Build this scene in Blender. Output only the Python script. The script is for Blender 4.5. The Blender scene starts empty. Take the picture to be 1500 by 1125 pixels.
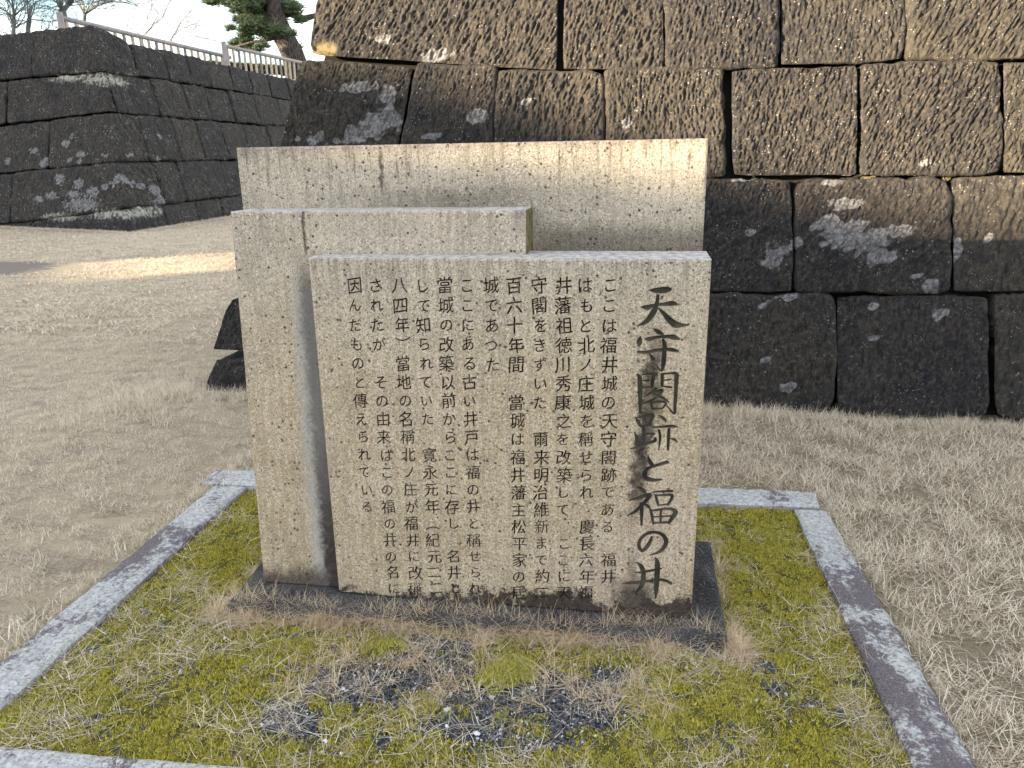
import bpy, math, random
import numpy as np
from mathutils import Vector, Matrix

random.seed(7)
RNG = np.random.default_rng(7)
SC = bpy.context.scene
COL = SC.collection

# ------------------------------------------------------------------ camera
CAMF = 1125.0
EYE = np.array([0.0, 0.0, 1.5])
def nrm(v):
    v = np.asarray(v, float)
    return v / np.linalg.norm(v)
_up = -nrm([65, 3771, CAMF])
_g = np.array([159, -342, CAMF]); _g = nrm(_g - _g.dot(_up) * _up)
_x = np.cross(_g, _up)
if _x[0] < 0: _x = -_x
ROT = np.array([_x, _g, _up])                 # world <- photo axes (x right, y down, z forward)
def ray(px, py): return ROT @ np.array([px - 750, py - 562.5, CAMF])
def on_plane(px, py, p0, n):
    r = ray(px, py); t = np.dot(np.asarray(p0) - EYE, n) / np.dot(r, n)
    return EYE + t * r
def on_ground(px, py, z=0.0): return on_plane(px, py, (0, 0, z), (0, 0, 1))

cam = bpy.data.cameras.new('camera')
cam.sensor_fit = 'HORIZONTAL'; cam.sensor_width = 36; cam.lens = CAMF / 1500 * 36
cam.clip_start = 0.05; cam.clip_end = 2000
camo = bpy.data.objects.new('camera', cam); COL.objects.link(camo)
M = np.eye(4); M[:3, 0] = ROT[:, 0]; M[:3, 1] = -ROT[:, 1]; M[:3, 2] = -ROT[:, 2]; M[:3, 3] = EYE
camo.matrix_world = Matrix(M.tolist())
SC.camera = camo

# ------------------------------------------------------------------ sun and sky
SUN_AZ, SUN_EL = 52.0, 9.0                    # sun stands behind the camera, 52 degrees to its left
SUNV = nrm([-math.sin(math.radians(SUN_AZ)) * math.cos(math.radians(SUN_EL)),
            -math.cos(math.radians(SUN_AZ)) * math.cos(math.radians(SUN_EL)), math.sin(math.radians(SUN_EL))])
sun = bpy.data.lights.new('sun', 'SUN'); sun.energy = 5.0; sun.angle = math.radians(0.5); sun.color = (1.0, 0.80, 0.52)
suno = bpy.data.objects.new('sun', sun); COL.objects.link(suno)
suno.rotation_euler = Vector(SUNV).to_track_quat('Z', 'Y').to_euler()
SC.view_settings.view_transform = 'Standard'
SC.view_settings.look = 'None'
SC.view_settings.exposure = 2.62
SC.view_settings.gamma = 1
SC.view_settings.use_curve_mapping = False
SC.render.engine = 'CYCLES'
SC.cycles.max_bounces = 6

W = bpy.data.worlds.new('World'); SC.world = W; W.use_nodes = True
nt = W.node_tree; nt.nodes.clear()
wo = nt.nodes.new('ShaderNodeOutputWorld'); bg = nt.nodes.new('ShaderNodeBackground')
sky = nt.nodes.new('ShaderNodeTexSky'); sky.sky_type = 'NISHITA'; sky.sun_disc = False
sky.sun_elevation = math.radians(SUN_EL); sky.sun_rotation = math.radians(180 + SUN_AZ)
sky.air_density = 1.0; sky.dust_density = 0.4; sky.ozone_density = 1.5
tc = nt.nodes.new('ShaderNodeTexCoord'); mp = nt.nodes.new('ShaderNodeMapping'); mp.inputs['Scale'].default_value = (1, 1, 2.6); mp.inputs['Location'].default_value = (1.7, .4, .9)
cn = nt.nodes.new('ShaderNodeTexNoise'); cn.inputs['Scale'].default_value = 3.2; cn.inputs['Detail'].default_value = 7; cn.inputs['Roughness'].default_value = 0.55
cr = nt.nodes.new('ShaderNodeMapRange'); cr.inputs['From Min'].default_value = 0.42; cr.inputs['From Max'].default_value = 0.62
cr.inputs['To Min'].default_value = 0.0; cr.inputs['To Max'].default_value = 0.95
mx = nt.nodes.new('ShaderNodeMix'); mx.data_type = 'RGBA'; mx.inputs[7].default_value = (5.15, 4.9, 4.6, 1)
nt.links.new(tc.outputs['Generated'], mp.inputs[0]); nt.links.new(mp.outputs[0], cn.inputs['Vector'])
nt.links.new(cn.outputs[0], cr.inputs[0]); nt.links.new(cr.outputs[0], mx.inputs[0])
nt.links.new(sky.outputs[0], mx.inputs[6]); nt.links.new(mx.outputs[2], bg.inputs[0])
bg.inputs[1].default_value = 0.09; nt.links.new(bg.outputs[0], wo.inputs[0])

# ------------------------------------------------------------------ numpy noise
_perm = np.random.default_rng(3).permutation(512); _perm = np.concatenate([_perm, _perm])
_grad = np.random.default_rng(4).normal(size=(512, 3)); _grad /= np.linalg.norm(_grad, axis=1)[:, None]
def noise(x, y, z=0.0):
    x, y, z = np.broadcast_arrays(np.asarray(x, float), np.asarray(y, float), np.asarray(z, float))
    xi, yi, zi = np.floor(x).astype(int), np.floor(y).astype(int), np.floor(z).astype(int)
    xf, yf, zf = x - xi, y - yi, z - zi
    fd = lambda t: t * t * t * (t * (t * 6 - 15) + 10)
    u, v, w = fd(xf), fd(yf), fd(zf)
    def g(i, j, k):
        h = _perm[(_perm[(_perm[(xi + i) & 511] + yi + j) & 511] + zi + k) & 511]
        gr = _grad[h]
        return gr[..., 0] * (xf - i) + gr[..., 1] * (yf - j) + gr[..., 2] * (zf - k)
    L = lambda a, b, t: a + (b - a) * t
    return 1.6 * L(L(L(g(0,0,0), g(1,0,0), u), L(g(0,1,0), g(1,1,0), u), v),
                   L(L(g(0,0,1), g(1,0,1), u), L(g(0,1,1), g(1,1,1), u), v), w)
def fbm(x, y, z=0.0, o=4):
    s = 0; a = 1.0; t = 0
    for i in range(o):
        s = s + a * noise(np.asarray(x) * 2**i + 17.3 * i, np.asarray(y) * 2**i + 5.1 * i, np.asarray(z) * 2**i); t += a; a *= .5
    return s / t
def sstep(a, b, x):
    t = np.clip((np.asarray(x, float) - a) / (b - a), 0, 1); return t * t * (3 - 2 * t)

# ------------------------------------------------------------------ node helper
class V:
    def __init__(s, t, sock): s.t, s.s = t, sock
    def _m(s, op, *o, clamp=False):
        n = s.t.nodes.new('ShaderNodeMath'); n.operation = op; n.use_clamp = clamp
        for i, a in enumerate((s,) + o):
            if isinstance(a, V): s.t.links.new(a.s, n.inputs[i])
            else: n.inputs[i].default_value = a
        return V(s.t, n.outputs[0])
    def __add__(s, o): return s._m('ADD', o)
    __radd__ = __add__
    def __mul__(s, o): return s._m('MULTIPLY', o)
    __rmul__ = __mul__
    def __sub__(s, o): return s._m('SUBTRACT', o)
    def __rsub__(s, o): return (s * -1.0) + o
    def max(s, o): return s._m('MAXIMUM', o)
    def min(s, o): return s._m('MINIMUM', o)
    def abs(s): return s._m('ABSOLUTE')
    def pw(s, o): return s._m('POWER', o)
    def step(s, a, b, lo=0.0, hi=1.0):
        n = s.t.nodes.new('ShaderNodeMapRange'); n.interpolation_type = 'SMOOTHSTEP'
        n.inputs[1].default_value = a; n.inputs[2].default_value = b
        n.inputs[3].default_value = lo; n.inputs[4].default_value = hi
        s.t.links.new(s.s, n.inputs[0]); return V(s.t, n.outputs[0])
class Mat:
    def __init__(m, name, rough=0.9, spec=0.25):
        m.m = bpy.data.materials.new(name); m.m.use_nodes = True; m.t = m.m.node_tree
        m.b = m.t.nodes['Principled BSDF']; m.b.inputs['Roughness'].default_value = rough
        m.b.inputs['Specular IOR Level'].default_value = spec
        tc = m.t.nodes.new('ShaderNodeTexCoord'); m.P = tc.outputs['Object']
        sp = m.t.nodes.new('ShaderNodeSeparateXYZ'); m.t.links.new(m.P, sp.inputs[0])
        m.x, m.y, m.z = (V(m.t, sp.outputs[i]) for i in range(3))
    def pos(m, sx=1, sy=1, sz=1):
        n = m.t.nodes.new('ShaderNodeMapping'); n.inputs['Scale'].default_value = (sx, sy, sz)
        m.t.links.new(m.P, n.inputs[0]); return n.outputs[0]
    def noise(m, scale, detail=3, rough=.5, p=None, dist=0.0):
        n = m.t.nodes.new('ShaderNodeTexNoise'); n.inputs['Scale'].default_value = scale
        n.inputs['Detail'].default_value = detail; n.inputs['Roughness'].default_value = rough
        n.inputs['Distortion'].default_value = dist
        m.t.links.new(p or m.P, n.inputs['Vector']); return V(m.t, n.outputs[0])
    def voro(m, scale, p=None, feature='F1', out='Distance'):
        n = m.t.nodes.new('ShaderNodeTexVoronoi'); n.feature = feature; n.inputs['Scale'].default_value = scale
        m.t.links.new(p or m.P, n.inputs['Vector']); return V(m.t, n.outputs[out])
    def attr(m, name):
        n = m.t.nodes.new('ShaderNodeAttribute'); n.attribute_name = name; return V(m.t, n.outputs['Fac'])
    def rnd(m):
        n = m.t.nodes.new('ShaderNodeObjectInfo'); return V(m.t, n.outputs['Random'])
    def mix(m, f, a, b, mode='MIX'):
        n = m.t.nodes.new('ShaderNodeMix'); n.data_type = 'RGBA'; n.blend_type = mode; n.clamp_factor = True
        for i, q in ((0, f), (6, a), (7, b)):
            if isinstance(q, V): m.t.links.new(q.s, n.inputs[i])
            elif isinstance(q, (int, float)): n.inputs[i].default_value = q
            elif isinstance(q, tuple): n.inputs[i].default_value = q + (1,)
            else: m.t.links.new(q, n.inputs[i])
        return n.outputs[2]
    def col(m, c):
        if isinstance(c, tuple): m.b.inputs['Base Color'].default_value = c + (1,)
        else: m.t.links.new(c, m.b.inputs['Base Color'])
        return m
    def bump(m, h, strength=.5, dist=.01):
        n = m.t.nodes.new('ShaderNodeBump'); n.inputs['Strength'].default_value = strength
        n.inputs['Distance'].default_value = dist; m.t.links.new(h.s, n.inputs['Height'])
        m.t.links.new(n.outputs[0], m.b.inputs['Normal']); return m

# ------------------------------------------------------------------ object helpers
def link(o, parent=None, col=None):
    (col or COL).objects.link(o)
    if parent is not None: o.parent = parent
    return o
def mesh(name, verts, faces, mat, parent=None, smooth=False, attrs=None, col=None):
    me = bpy.data.meshes.new(name)
    if isinstance(verts, np.ndarray): verts = verts.tolist()
    if isinstance(faces, np.ndarray): faces = faces.tolist()
    me.from_pydata(verts, [], faces); me.update()
    if smooth: me.polygons.foreach_set('use_smooth', [True] * len(me.polygons))
    for k, a in (attrs or {}).items():
        at = me.attributes.new(k, 'FLOAT', 'POINT'); at.data.foreach_set('value', np.asarray(a, np.float32).ravel())
    mats = mat if isinstance(mat, (list, tuple)) else [mat]
    for q in mats: me.materials.append(q.m if isinstance(q, Mat) else q)
    return link(bpy.data.objects.new(name, me), parent, col)
def empty(name, loc=(0, 0, 0), rz=0.0):
    o = bpy.data.objects.new(name, None); o.location = loc; o.rotation_euler = (0, 0, rz); o.empty_display_size = .1
    return link(o)
def tag(o, label=None, cat=None, group=None, kind=None):
    for k, v in (('label', label), ('category', cat), ('group', group), ('kind', kind)):
        if v: o[k] = v
    return o
class MB:
    def __init__(s): s.v, s.f = [], []
    def add(s, v, f):
        b = len(s.v); s.v += [tuple(p) for p in v]; s.f += [tuple(i + b for i in q) for q in f]; return s
    def hexa(s, c):   # 8 corners: front bl br tr tl, back bl br tr tl
        return s.add(c, [(0, 1, 2, 3), (5, 4, 7, 6), (4, 0, 3, 7), (1, 5, 6, 2), (3, 2, 6, 7), (4, 5, 1, 0)])
    def box(s, a, b):
        x0, y0, z0 = a; x1, y1, z1 = b
        return s.hexa([(x0, y0, z0), (x1, y0, z0), (x1, y0, z1), (x0, y0, z1), (x0, y1, z0), (x1, y1, z0), (x1, y1, z1), (x0, y1, z1)])
    def tube(s, pts, rad, n=6, cap=True):
        pts = [np.asarray(p, float) for p in pts]; b = len(s.v)
        ref = None
        for i, p in enumerate(pts):
            d = pts[min(i + 1, len(pts) - 1)] - pts[max(i - 1, 0)]; d = d / (np.linalg.norm(d) + 1e-9)
            if ref is None: ref = np.cross(d, (0.3, 1, .2))
            a = ref - d * ref.dot(d); a /= np.linalg.norm(a) + 1e-9; ref = a; c = np.cross(d, a)
            r = rad[i] if hasattr(rad, '__len__') else rad
            for k in range(n):
                t = 2 * math.pi * k / n; s.v.append(tuple(p + r * (math.cos(t) * a + math.sin(t) * c)))
            if i:
                for k in range(n):
                    k2 = (k + 1) % n; q = b + (i - 1) * n
                    s.f.append((q + k, q + k2, q + n + k2, q + n + k))
        if cap:
            s.f.append(tuple(b + k for k in range(n))[::-1]); q = b + (len(pts) - 1) * n; s.f.append(tuple(q + k for k in range(n)))
        return s
    def build(s, name, mat, parent=None, smooth=False): return mesh(name, s.v, s.f, mat, parent, smooth)

# ================================================================== MATERIALS
# --- old castle wall stone (attributes: lichen, pale, chip)
def wall_stone(name, k, fs, fr=1.0):
    mw = Mat(name, .92, .2)
    rv = mw.rnd()
    base = mw.mix(mw.noise(2.2, 4).step(.35, .65), (.013, .0155, .023), (.036, .033, .034))
    base = mw.mix(rv.step(0, 1, 0, .6), base, (.020, .020, .025))
    base = mw.mix((rv * 7.3)._m('FRACT') * .45, base, (.062, .055, .044))
    base = mw.mix(mw.noise(45 * k, 5, .65).step(.42, .76), base, (.085, .071, .053))
    base = mw.mix(mw.noise(1, 4, .7, mw.pos(42 * k, 42 * k, 9 * k)).step(.48, .62) * .75, base, (.012, .012, .016))
    base = mw.mix(mw.noise(1, 4, .7, mw.pos(55 * k, 55 * k, 14 * k)).step(.56, .70) * .5, base, (.10, .09, .078))
    base = mw.mix(mw.noise(9, 5, .7).step(.52, .75) * .7, base, (.012, .012, .016))          # black crust
    fl = mw.voro(26 * k).step(.11 * fr, .19 * fr, 1, 0) * mw.noise(5 * k, 3).step(.50, .64)
    base = mw.mix(fl * fs, base, (.23, .23, .235))   # small lichen flecks
    fl2 = mw.voro(60 * k).step(.13 * fr, .22 * fr, 1, 0) * mw.noise(11 * k, 2).step(.5, .65)
    base = mw.mix(fl2 * .6, base, (.4, .4, .38))
    lich = mw.attr('lichen') * 1.1 + (mw.noise(34 * k, 7, .9) - .5) * 1.7 - .05
    base = mw.mix(lich.step(.36, .72) * mw.noise(70 * k, 5, .8).step(.36, .52, .35, .85), base, mw.mix(mw.noise(40 * k, 5, .7).step(.4, .62), (.105, .105, .112), (.28, .275, .29)))
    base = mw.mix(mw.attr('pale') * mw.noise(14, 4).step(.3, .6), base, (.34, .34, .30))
    base = mw.mix(mw.attr('chip') * mw.noise(20, 4).step(.25, .6), base, (.20, .165, .085))
    mw.col(base); mw.bump(mw.noise(60 * k, 6, .75, mw.pos(1.3, 1.3, .6)) + mw.noise(170, 3) * .4, .9, .011)
    return mw
mw = wall_stone('castle_stone', 1.0, .8)
mw_far = wall_stone('far_castle_stone', .42, .7, 1.35)
mcore = Mat('wall_core', .95, .1); mcore.col((.02, .02, .018))

# --- granite of the monument, in the monument's own frame
_mo = np.array([-.953, 2.28, .03]); _ma = -math.atan2(.033, 1.218)
def _sx(px, py):
    n = np.array([math.sin(_ma), -math.cos(_ma), 0]); p = on_plane(px, py, _mo, n) - _mo
    return float(p[0] * math.cos(_ma) + p[1] * math.sin(_ma))
SL_ = (_sx(930, 735), _sx(948, 640), _sx(962, 545))
def granite(name, region):
    g = Mat(name, .82, .3)
    lo = g.noise(3.2, 4, .6)
    c = g.mix(lo.step(.35, .65), (.40, .36, .305), (.51, .455, .375))
    tan = g.mix(g.noise(6, 4).step(.3, .7), (.40, .315, .20), (.49, .40, .27))
    hz = (g.z + (g.noise(2.0, 3) - .5) * .7)
    c = g.mix(hz.step(.55, 1.3, .95, 0.12), c, tan)
    c = g.mix(g.noise(1.6, 3).step(.48, .7) * .35, c, (.58, .47, .43))                     # pinkish zones
    gr = g.voro(210, None, 'F1', 'Color')
    c = g.mix(gr.step(.55, .9) * .7, c, (.68, .64, .57))                                  # feldspar grains
    c = g.mix(gr.step(.30, .16) * .62, c, (.20, .17, .14))                                 # dark grains
    g3 = g.voro(330, g.pos(1.1, 1, .9), 'F1', 'Color')
    c = g.mix(g3.step(.22, .12) * .8, c, (.07, .06, .055))
    pit = g.voro(46, None, 'F1').step(.16, .24, 1, 0) * g.noise(19, 3).step(.47, .56)
    c = g.mix(pit * .9, c, (.045, .037, .032))
    streak = g.noise(1, 5, .65, g.pos(60, 8, 5)); fine = g.noise(70, 4, .7)
    c = g.mix(streak.step(.42, .66) * .38, c, (.22, .185, .14))
    dark = None
    x, z = g.x, g.z
    wob = (g.noise(9, 5, .7) - .5); wf = (g.noise(45, 6, .85) - .5)
    if region == 'front':
        # lichen-black foot, ragged
        foot = (z - (x.step(-.1, 1.1, .0, .055)) + wob * .30 + wf * .22)
        d1 = foot.step(-.01, .025, 1, 0)
        # dark run-off below the title
        cx = (z.step(.34, .72, SL_[0], SL_[1]) + z.step(.72, .98, 0, SL_[2] - SL_[1]))
        st = ((x - cx + wob * .12).abs() + wf * .10).step(.012, .040, 1, 0) * z.step(.30, .46, 0, 1) * z.step(.86, 1.0, 1, 0) * (.85 + (wob * 1.6))
        st2 = ((x - SL_[0] + wob * .06).abs() + wf * .08).step(.0, .024, 1, 0) * z.step(.12, .34, 1, 0) * .6
        st3 = st2
        st4 = ((x - 1.03 + wob * .12).abs() + wf * .1).step(.02, .10, 1, 0) * z.step(.08, .17, 1, 0)
        dark = d1.max(st).max(st2 * .9).max(st3).max(st4 * .9)
        top = (z + wf * .12 + streak * .10).step(1.205, 1.26, 0, .45)
        grime = (z - streak * .1 ).step(.98, 1.16, 0, 1) * streak.step(.48, .62) * .6
        c = g.mix(top.max(grime), c, (.16, .155, .15))
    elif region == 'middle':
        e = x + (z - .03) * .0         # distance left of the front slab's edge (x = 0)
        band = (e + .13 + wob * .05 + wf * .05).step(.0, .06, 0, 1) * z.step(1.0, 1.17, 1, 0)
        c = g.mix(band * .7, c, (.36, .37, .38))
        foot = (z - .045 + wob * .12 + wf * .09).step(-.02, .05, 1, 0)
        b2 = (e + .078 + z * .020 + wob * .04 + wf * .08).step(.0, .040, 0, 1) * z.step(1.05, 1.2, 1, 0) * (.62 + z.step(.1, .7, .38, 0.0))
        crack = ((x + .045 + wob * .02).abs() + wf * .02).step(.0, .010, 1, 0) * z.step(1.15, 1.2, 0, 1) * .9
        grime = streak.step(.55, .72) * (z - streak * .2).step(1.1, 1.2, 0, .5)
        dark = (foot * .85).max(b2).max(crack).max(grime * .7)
    elif region == 'back':
        crack = ((x - .17 + wob * .04).abs() + wf * .03).step(.0, .011, 1, 0) * z.step(1.33, 1.38, 0, 1) * z.step(1.46, 1.53, 1, 0) * .85
        lowb = (z + wf * .10 + wob * .05).step(1.345, 1.385, .45, 0) * x.step(.0, .3, .3, 1) * x.step(.5, .8, 1, 0)
        lowr = (z + wf * .10 + wob * .04).step(1.21, 1.28, .6, 0) * x.step(.6, .75, 0, 1)
        topg = ((z + wf * .05 + streak * .08).step(1.50, 1.57, 0, .6)).max(streak.step(.53, .66) * (z + streak * .3).step(1.5, 1.66, 0, .55))
        dark = crack.max(lowb).max(lowr).max(topg)
    else:
        dark = g.noise(12, 5, .7).step(.5, .7) * .3
    dk = g.mix(g.noise(55, 4, .7).step(.4, .65), (.012, .007, .009), (.050, .032, .030))
    c = g.mix(dark * .93, c, dk)
    g.col(c); g.bump(g.noise(130, 5, .7) - pit * .6, .8, .005)
    return g
g_front, g_mid, g_back = granite('granite_front', 'front'), granite('granite_middle', 'middle'), granite('granite_back', 'back')
# end faces in dark olive, their shade put into the colour
g_side = Mat('granite_shaded_side', .9, .2)
g_side.col(g_side.mix(g_side.noise(30, 5, .7).step(.35, .65), (.10, .082, .035), (.24, .20, .11))); g_side.bump(g_side.noise(90, 4), .6, .006)
# weathered bright tops
g_top = Mat('granite_top', .8, .3)
g_top.col(g_top.mix(g_top.noise(40, 5, .7).step(.38, .66), (.56, .55, .55), (.24, .225, .22))); g_top.bump(g_top.noise(100, 4), .5, .005)
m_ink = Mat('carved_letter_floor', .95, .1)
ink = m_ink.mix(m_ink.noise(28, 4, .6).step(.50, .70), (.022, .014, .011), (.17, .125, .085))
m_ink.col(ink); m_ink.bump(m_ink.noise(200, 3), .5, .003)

mp_ = Mat('plinth_stone', .9, .25)
pc = mp_.mix(mp_.noise(6, 5, .6).step(.35, .65), (.030, .029, .032), (.075, .072, .075))
pc = mp_.mix(mp_.noise(150, 3).step(.55, .62) * .5, pc, (.20, .20, .20))
pc = mp_.mix((mp_.voro(70).step(.08, .14, 1, 0)) * mp_.noise(14, 2).step(.55, .6), pc, (.6, .6, .58))
mp_.col(pc); mp_.bump(mp_.noise(60, 5, .7), .8, .008)

mk = Mat('kerb_stone', .88, .25)
kc = mk.mix(mk.noise(60, 4, .7).step(.35, .65), (.34, .35, .355), (.56, .57, .57))
lk = mk.noise(3.4, 5, .62, mk.pos(1, .55, 1)); sp = mk.noise(48, 5, .75)
kc = mk.mix((lk + (sp - .5) * .6 + mk.attr('worn') * .14).step(.56, .66), kc, mk.mix(mk.noise(230, 5, .8).step(.38, .62), (.075, .062, .075), (.22, .195, .21)))
kc = mk.mix(mk.noise(110, 3).step(.56, .64) * .55, kc, (.10, .10, .11))
mk.col(kc); mk.bump(mk.noise(90, 5, .7), .8, .006)

ml = Mat('lawn_soil', .97, .1)
lc = ml.mix(ml.noise(.55, 5, .6).step(.35, .65), (.56, .46, .33), (.44, .36, .26))
lc = ml.mix(ml.noise(3.0, 6, .7, ml.pos(1, 2.0, 1)).step(.40, .66), lc, (.32, .26, .19))
lc = ml.mix(ml.noise(60, 4, .7, ml.pos(1, 2.2, 1)).step(.45, .6) * .6, lc, (.62, .55, .43))
lc = ml.mix(ml.x.step(-.6, .9) * ml.y.step(5.5, 4.2) * ml.noise(25, 4, .7).step(.3, .6, .45, .9), lc, (.27, .225, .15))
soil = ml.attr('soil') + (ml.noise(4, 5, .6, ml.pos(1, 2, 1)) - .5) * .6
lc = ml.mix(soil.step(.4, .62), lc, (.235, .20, .18))
ml.col(lc); ml.bump(ml.noise(70, 5, .8), 1.0, .02)

def blade_mat(name, a, b, c=None, rough=.75):
    m = Mat(name, rough, .25); t = m.attr('tint'); r = m.rnd()
    cc = m.mix(t, a, b); cc = m.mix(r.step(0, 1, 0, .45), cc, c or a)
    m.col(cc)
    tr = m.t.nodes.new('ShaderNodeBsdfTranslucent'); ms = m.t.nodes.new('ShaderNodeMixShader'); ms.inputs[0].default_value = .25
    m.t.links.new(cc, tr.inputs[0]); m.t.links.new(m.b.outputs[0], ms.inputs[1]); m.t.links.new(tr.outputs[0], ms.inputs[2])
    m.t.links.new(ms.outputs[0], m.t.nodes['Material Output'].inputs[0])
    return m
b_dry = blade_mat('dry_grass', (.97, .90, .76), (.30, .215, .13), (.86, .78, .64))
b_brown = blade_mat('brown_grass', (.82, .68, .48), (.42, .28, .17), (.78, .69, .52))
b_green = blade_mat('green_grass', (.10, .17, .045), (.20, .24, .08), (.14, .19, .07))
b_moss = blade_mat('moss', (.70, .64, .11), (.19, .175, .035), (.48, .42, .08), .9)
b_moss2 = blade_mat('moss_bright', (.68, .64, .16), (.32, .30, .07), (.52, .49, .12), .9)
m_bed = Mat('bed_soil', .97, .1)
bc = m_bed.mix(m_bed.noise(40, 5, .7).step(.35, .65), (.075, .075, .022), (.15, .145, .04))
bc = m_bed.mix(m_bed.attr('gravel'), bc, (.035, .035, .04)); m_bed.col(bc); m_bed.bump(m_bed.noise(120, 4), 1, .01)
m_peb = Mat('pebble', .7, .35); r_ = m_peb.rnd()
pbc = m_peb.mix(r_.step(.0, .6), (.035, .040, .052), (.095, .10, .12)); pbc = m_peb.mix(r_.step(.90, .93), pbc, (.50, .50, .50)); pbc = m_peb.mix(r_.step(.982, .985), pbc, (.75, .74, .72))
m_peb.col(pbc); m_peb.bump(m_peb.noise(200, 3), .4, .002)

# ================================================================== CASTLE WALL STONES
def rbox(c8, r, nu, nv, nd=3, jig=.012, amp=.010, seed=0, marks=None, hfreq=28.0, proud=0.0, two=False, slant=0.0, rough_edge=.014):
    """a rounded, chiselled block between 8 corners (front bl br tr tl, back bl br tr tl)"""
    c8 = np.array(c8, float)
    Lu = np.linalg.norm(c8[1] - c8[0]); Lv = np.linalg.norm(c8[3] - c8[0]); Ld = np.linalg.norm(c8[4] - c8[0])
    def ax(n, L, dense=True):
        e = np.array([0, .25, .6, 1.0]) * r / L
        inner = np.linspace(r / L, 1 - r / L, max(n, 3))[1:-1]
        return np.concatenate([e, inner, 1 - e[::-1]])
    A, B = ax(nu, Lu), ax(nv, Lv)
    D = ax(nd, Ld)
    faces = []; P = []; base = 0
    def emit(a, b, d, skip=False):
        nonlocal base
        sh = a.shape; P.append(np.stack([a.ravel(), b.ravel(), d.ravel()], 1))
        i = np.arange(sh[0] * sh[1]).reshape(sh) + base
        faces.append(np.stack([i[:-1, :-1].ravel(), i[1:, :-1].ravel(), i[1:, 1:].ravel(), i[:-1, 1:].ravel()], 1)); base += sh[0] * sh[1]
    a, b = np.meshgrid(A, B, indexing='ij'); emit(a, b, 0 * a)                       # front
    d, b = np.meshgrid(D, B, indexing='ij'); emit(0 * d + 1, b, d)                   # right side
    d, b = np.meshgrid(D[::-1], B, indexing='ij'); emit(0 * d, b, d)                 # left side
    a, d = np.meshgrid(A, D, indexing='ij'); emit(a, 0 * a + 1, d)                   # top
    a, d = np.meshgrid(A, D[::-1], indexing='ij'); emit(a, 0 * a, d)                 # bottom
    P = np.concatenate(P); F = np.concatenate(faces)
    u, v, w = P[:, 0] * Lu, P[:, 1] * Lv, P[:, 2] * Ld
    # rounded box in metric coordinates
    q = np.stack([np.clip(u, r, Lu - r), np.clip(v, r, Lv - r), np.clip(w, r, Ld - r)], 1)
    m = np.stack([u, v, w], 1); dv = m - q; ln = np.linalg.norm(dv, axis=1); ln[ln < 1e-9] = 1
    nn = dv / ln[:, None]; m = q + nn * r
    s = m / np.array([Lu, Lv, Ld])
    a, b, d = s[:, 0:1], s[:, 1:2], s[:, 2:3]
    f = c8[0] * (1-a)*(1-b) + c8[1] * a*(1-b) + c8[2] * a*b + c8[3] * (1-a)*b
    k = c8[4] * (1-a)*(1-b) + c8[5] * a*(1-b) + c8[6] * a*b + c8[7] * (1-a)*b
    X = f * (1 - d) + k * d
    eu, ev, ed = nrm(c8[1] - c8[0]), nrm(c8[3] - c8[0]), nrm(c8[4] - c8[0])
    N = nn[:, 0:1] * eu + nn[:, 1:2] * ev + nn[:, 2:3] * ed
    # make front normals the true face normal
    fn = nrm(np.cross(c8[1] - c8[0], c8[3] - c8[0]))
    if fn.dot(ed) > 0: fn = -fn
    fm = np.abs(nn[:, 2:3]); N = N * (1 - fm) + fn * fm * np.sign(-nn[:, 2:3])
    N /= np.linalg.norm(N, axis=1)[:, None] + 1e-9
    sd = seed * 7.31
    X = X + np.stack([noise(X[:, 0] * 3 + sd, X[:, 1] * 3, X[:, 2] * 3), 0 * a[:, 0], noise(X[:, 0] * 3, X[:, 1] * 3 + sd, X[:, 2] * 3 + 9)], 1) * jig
    h = (X[:, 0] - X[:, 1] * 1.0); z = X[:, 2]
    h2 = h + slant * z + .03 * noise(h * 2.5 + sd, z * 2.5)
    n1 = noise(h2 * hfreq + sd, z * hfreq * .27, sd); n2 = noise(h2 * hfreq * 1.7, z * hfreq * .62 + sd, sd)
    n3 = noise(h2 * hfreq * 2.7, z * hfreq * 1.3 + sd, sd + 8)
    rid = (.40 - 1.5 * np.abs(n1)) * .8 + n2 * .95 + n3 * .8 + noise(h2 * hfreq * .4 + sd, z * hfreq * .35, sd + 5) * .5
    edge = np.minimum(np.minimum(u, Lu - u), np.minimum(v, Lv - v))
    damp = sstep(0, .035, edge) * .7 + .3
    crumble = -rough_edge * sstep(.05, 0, edge) * (0.6 + noise(h * 9 + sd, z * 9, sd) * 1.6)
    rid = rid + .5 * noise(h * 16, z * 13 + sd, sd + 2)
    disp = rid * amp * damp + crumble + noise(h * 1.6 + sd, z * 1.6, sd) * .02 + proud
    rc_ = random.Random(seed * 13 + 5)
    for (cu, cv) in ((0, 0), (1, 0), (1, 1), (0, 1)):
        du, dv_ = u - cu * Lu, v - cv * Lv; wgt = np.exp(-(du**2 + dv_**2) / (.055 + .02 * rc_.random())**2); am = rc_.choice((.002, .003, .007, .015)) * (1 if Lu < 2 else 1)
        X = X + ((eu * (1 - 2 * cu) + ev * (1 - 2 * cv)) * am)[None, :] * wgt[:, None]; disp = disp - am * .9 * wgt
    for _ in range(rc_.randint(1, 4)):                                   # knocked edges
        s_ = rc_.random(); side_ = rc_.randint(0, 3); pu, pv = ((s_ * Lu, 0), (Lu, s_ * Lv), (s_ * Lu, Lv), (0, s_ * Lv))[side_]
        disp = disp - rc_.uniform(.005, .016) * np.exp(-(((u - pu) / rc_.uniform(.03, .09))**2 + ((v - pv) / rc_.uniform(.03, .07))**2))
    at = {kk: np.zeros(len(X)) for kk in ('lichen', 'pale', 'chip')}
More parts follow.
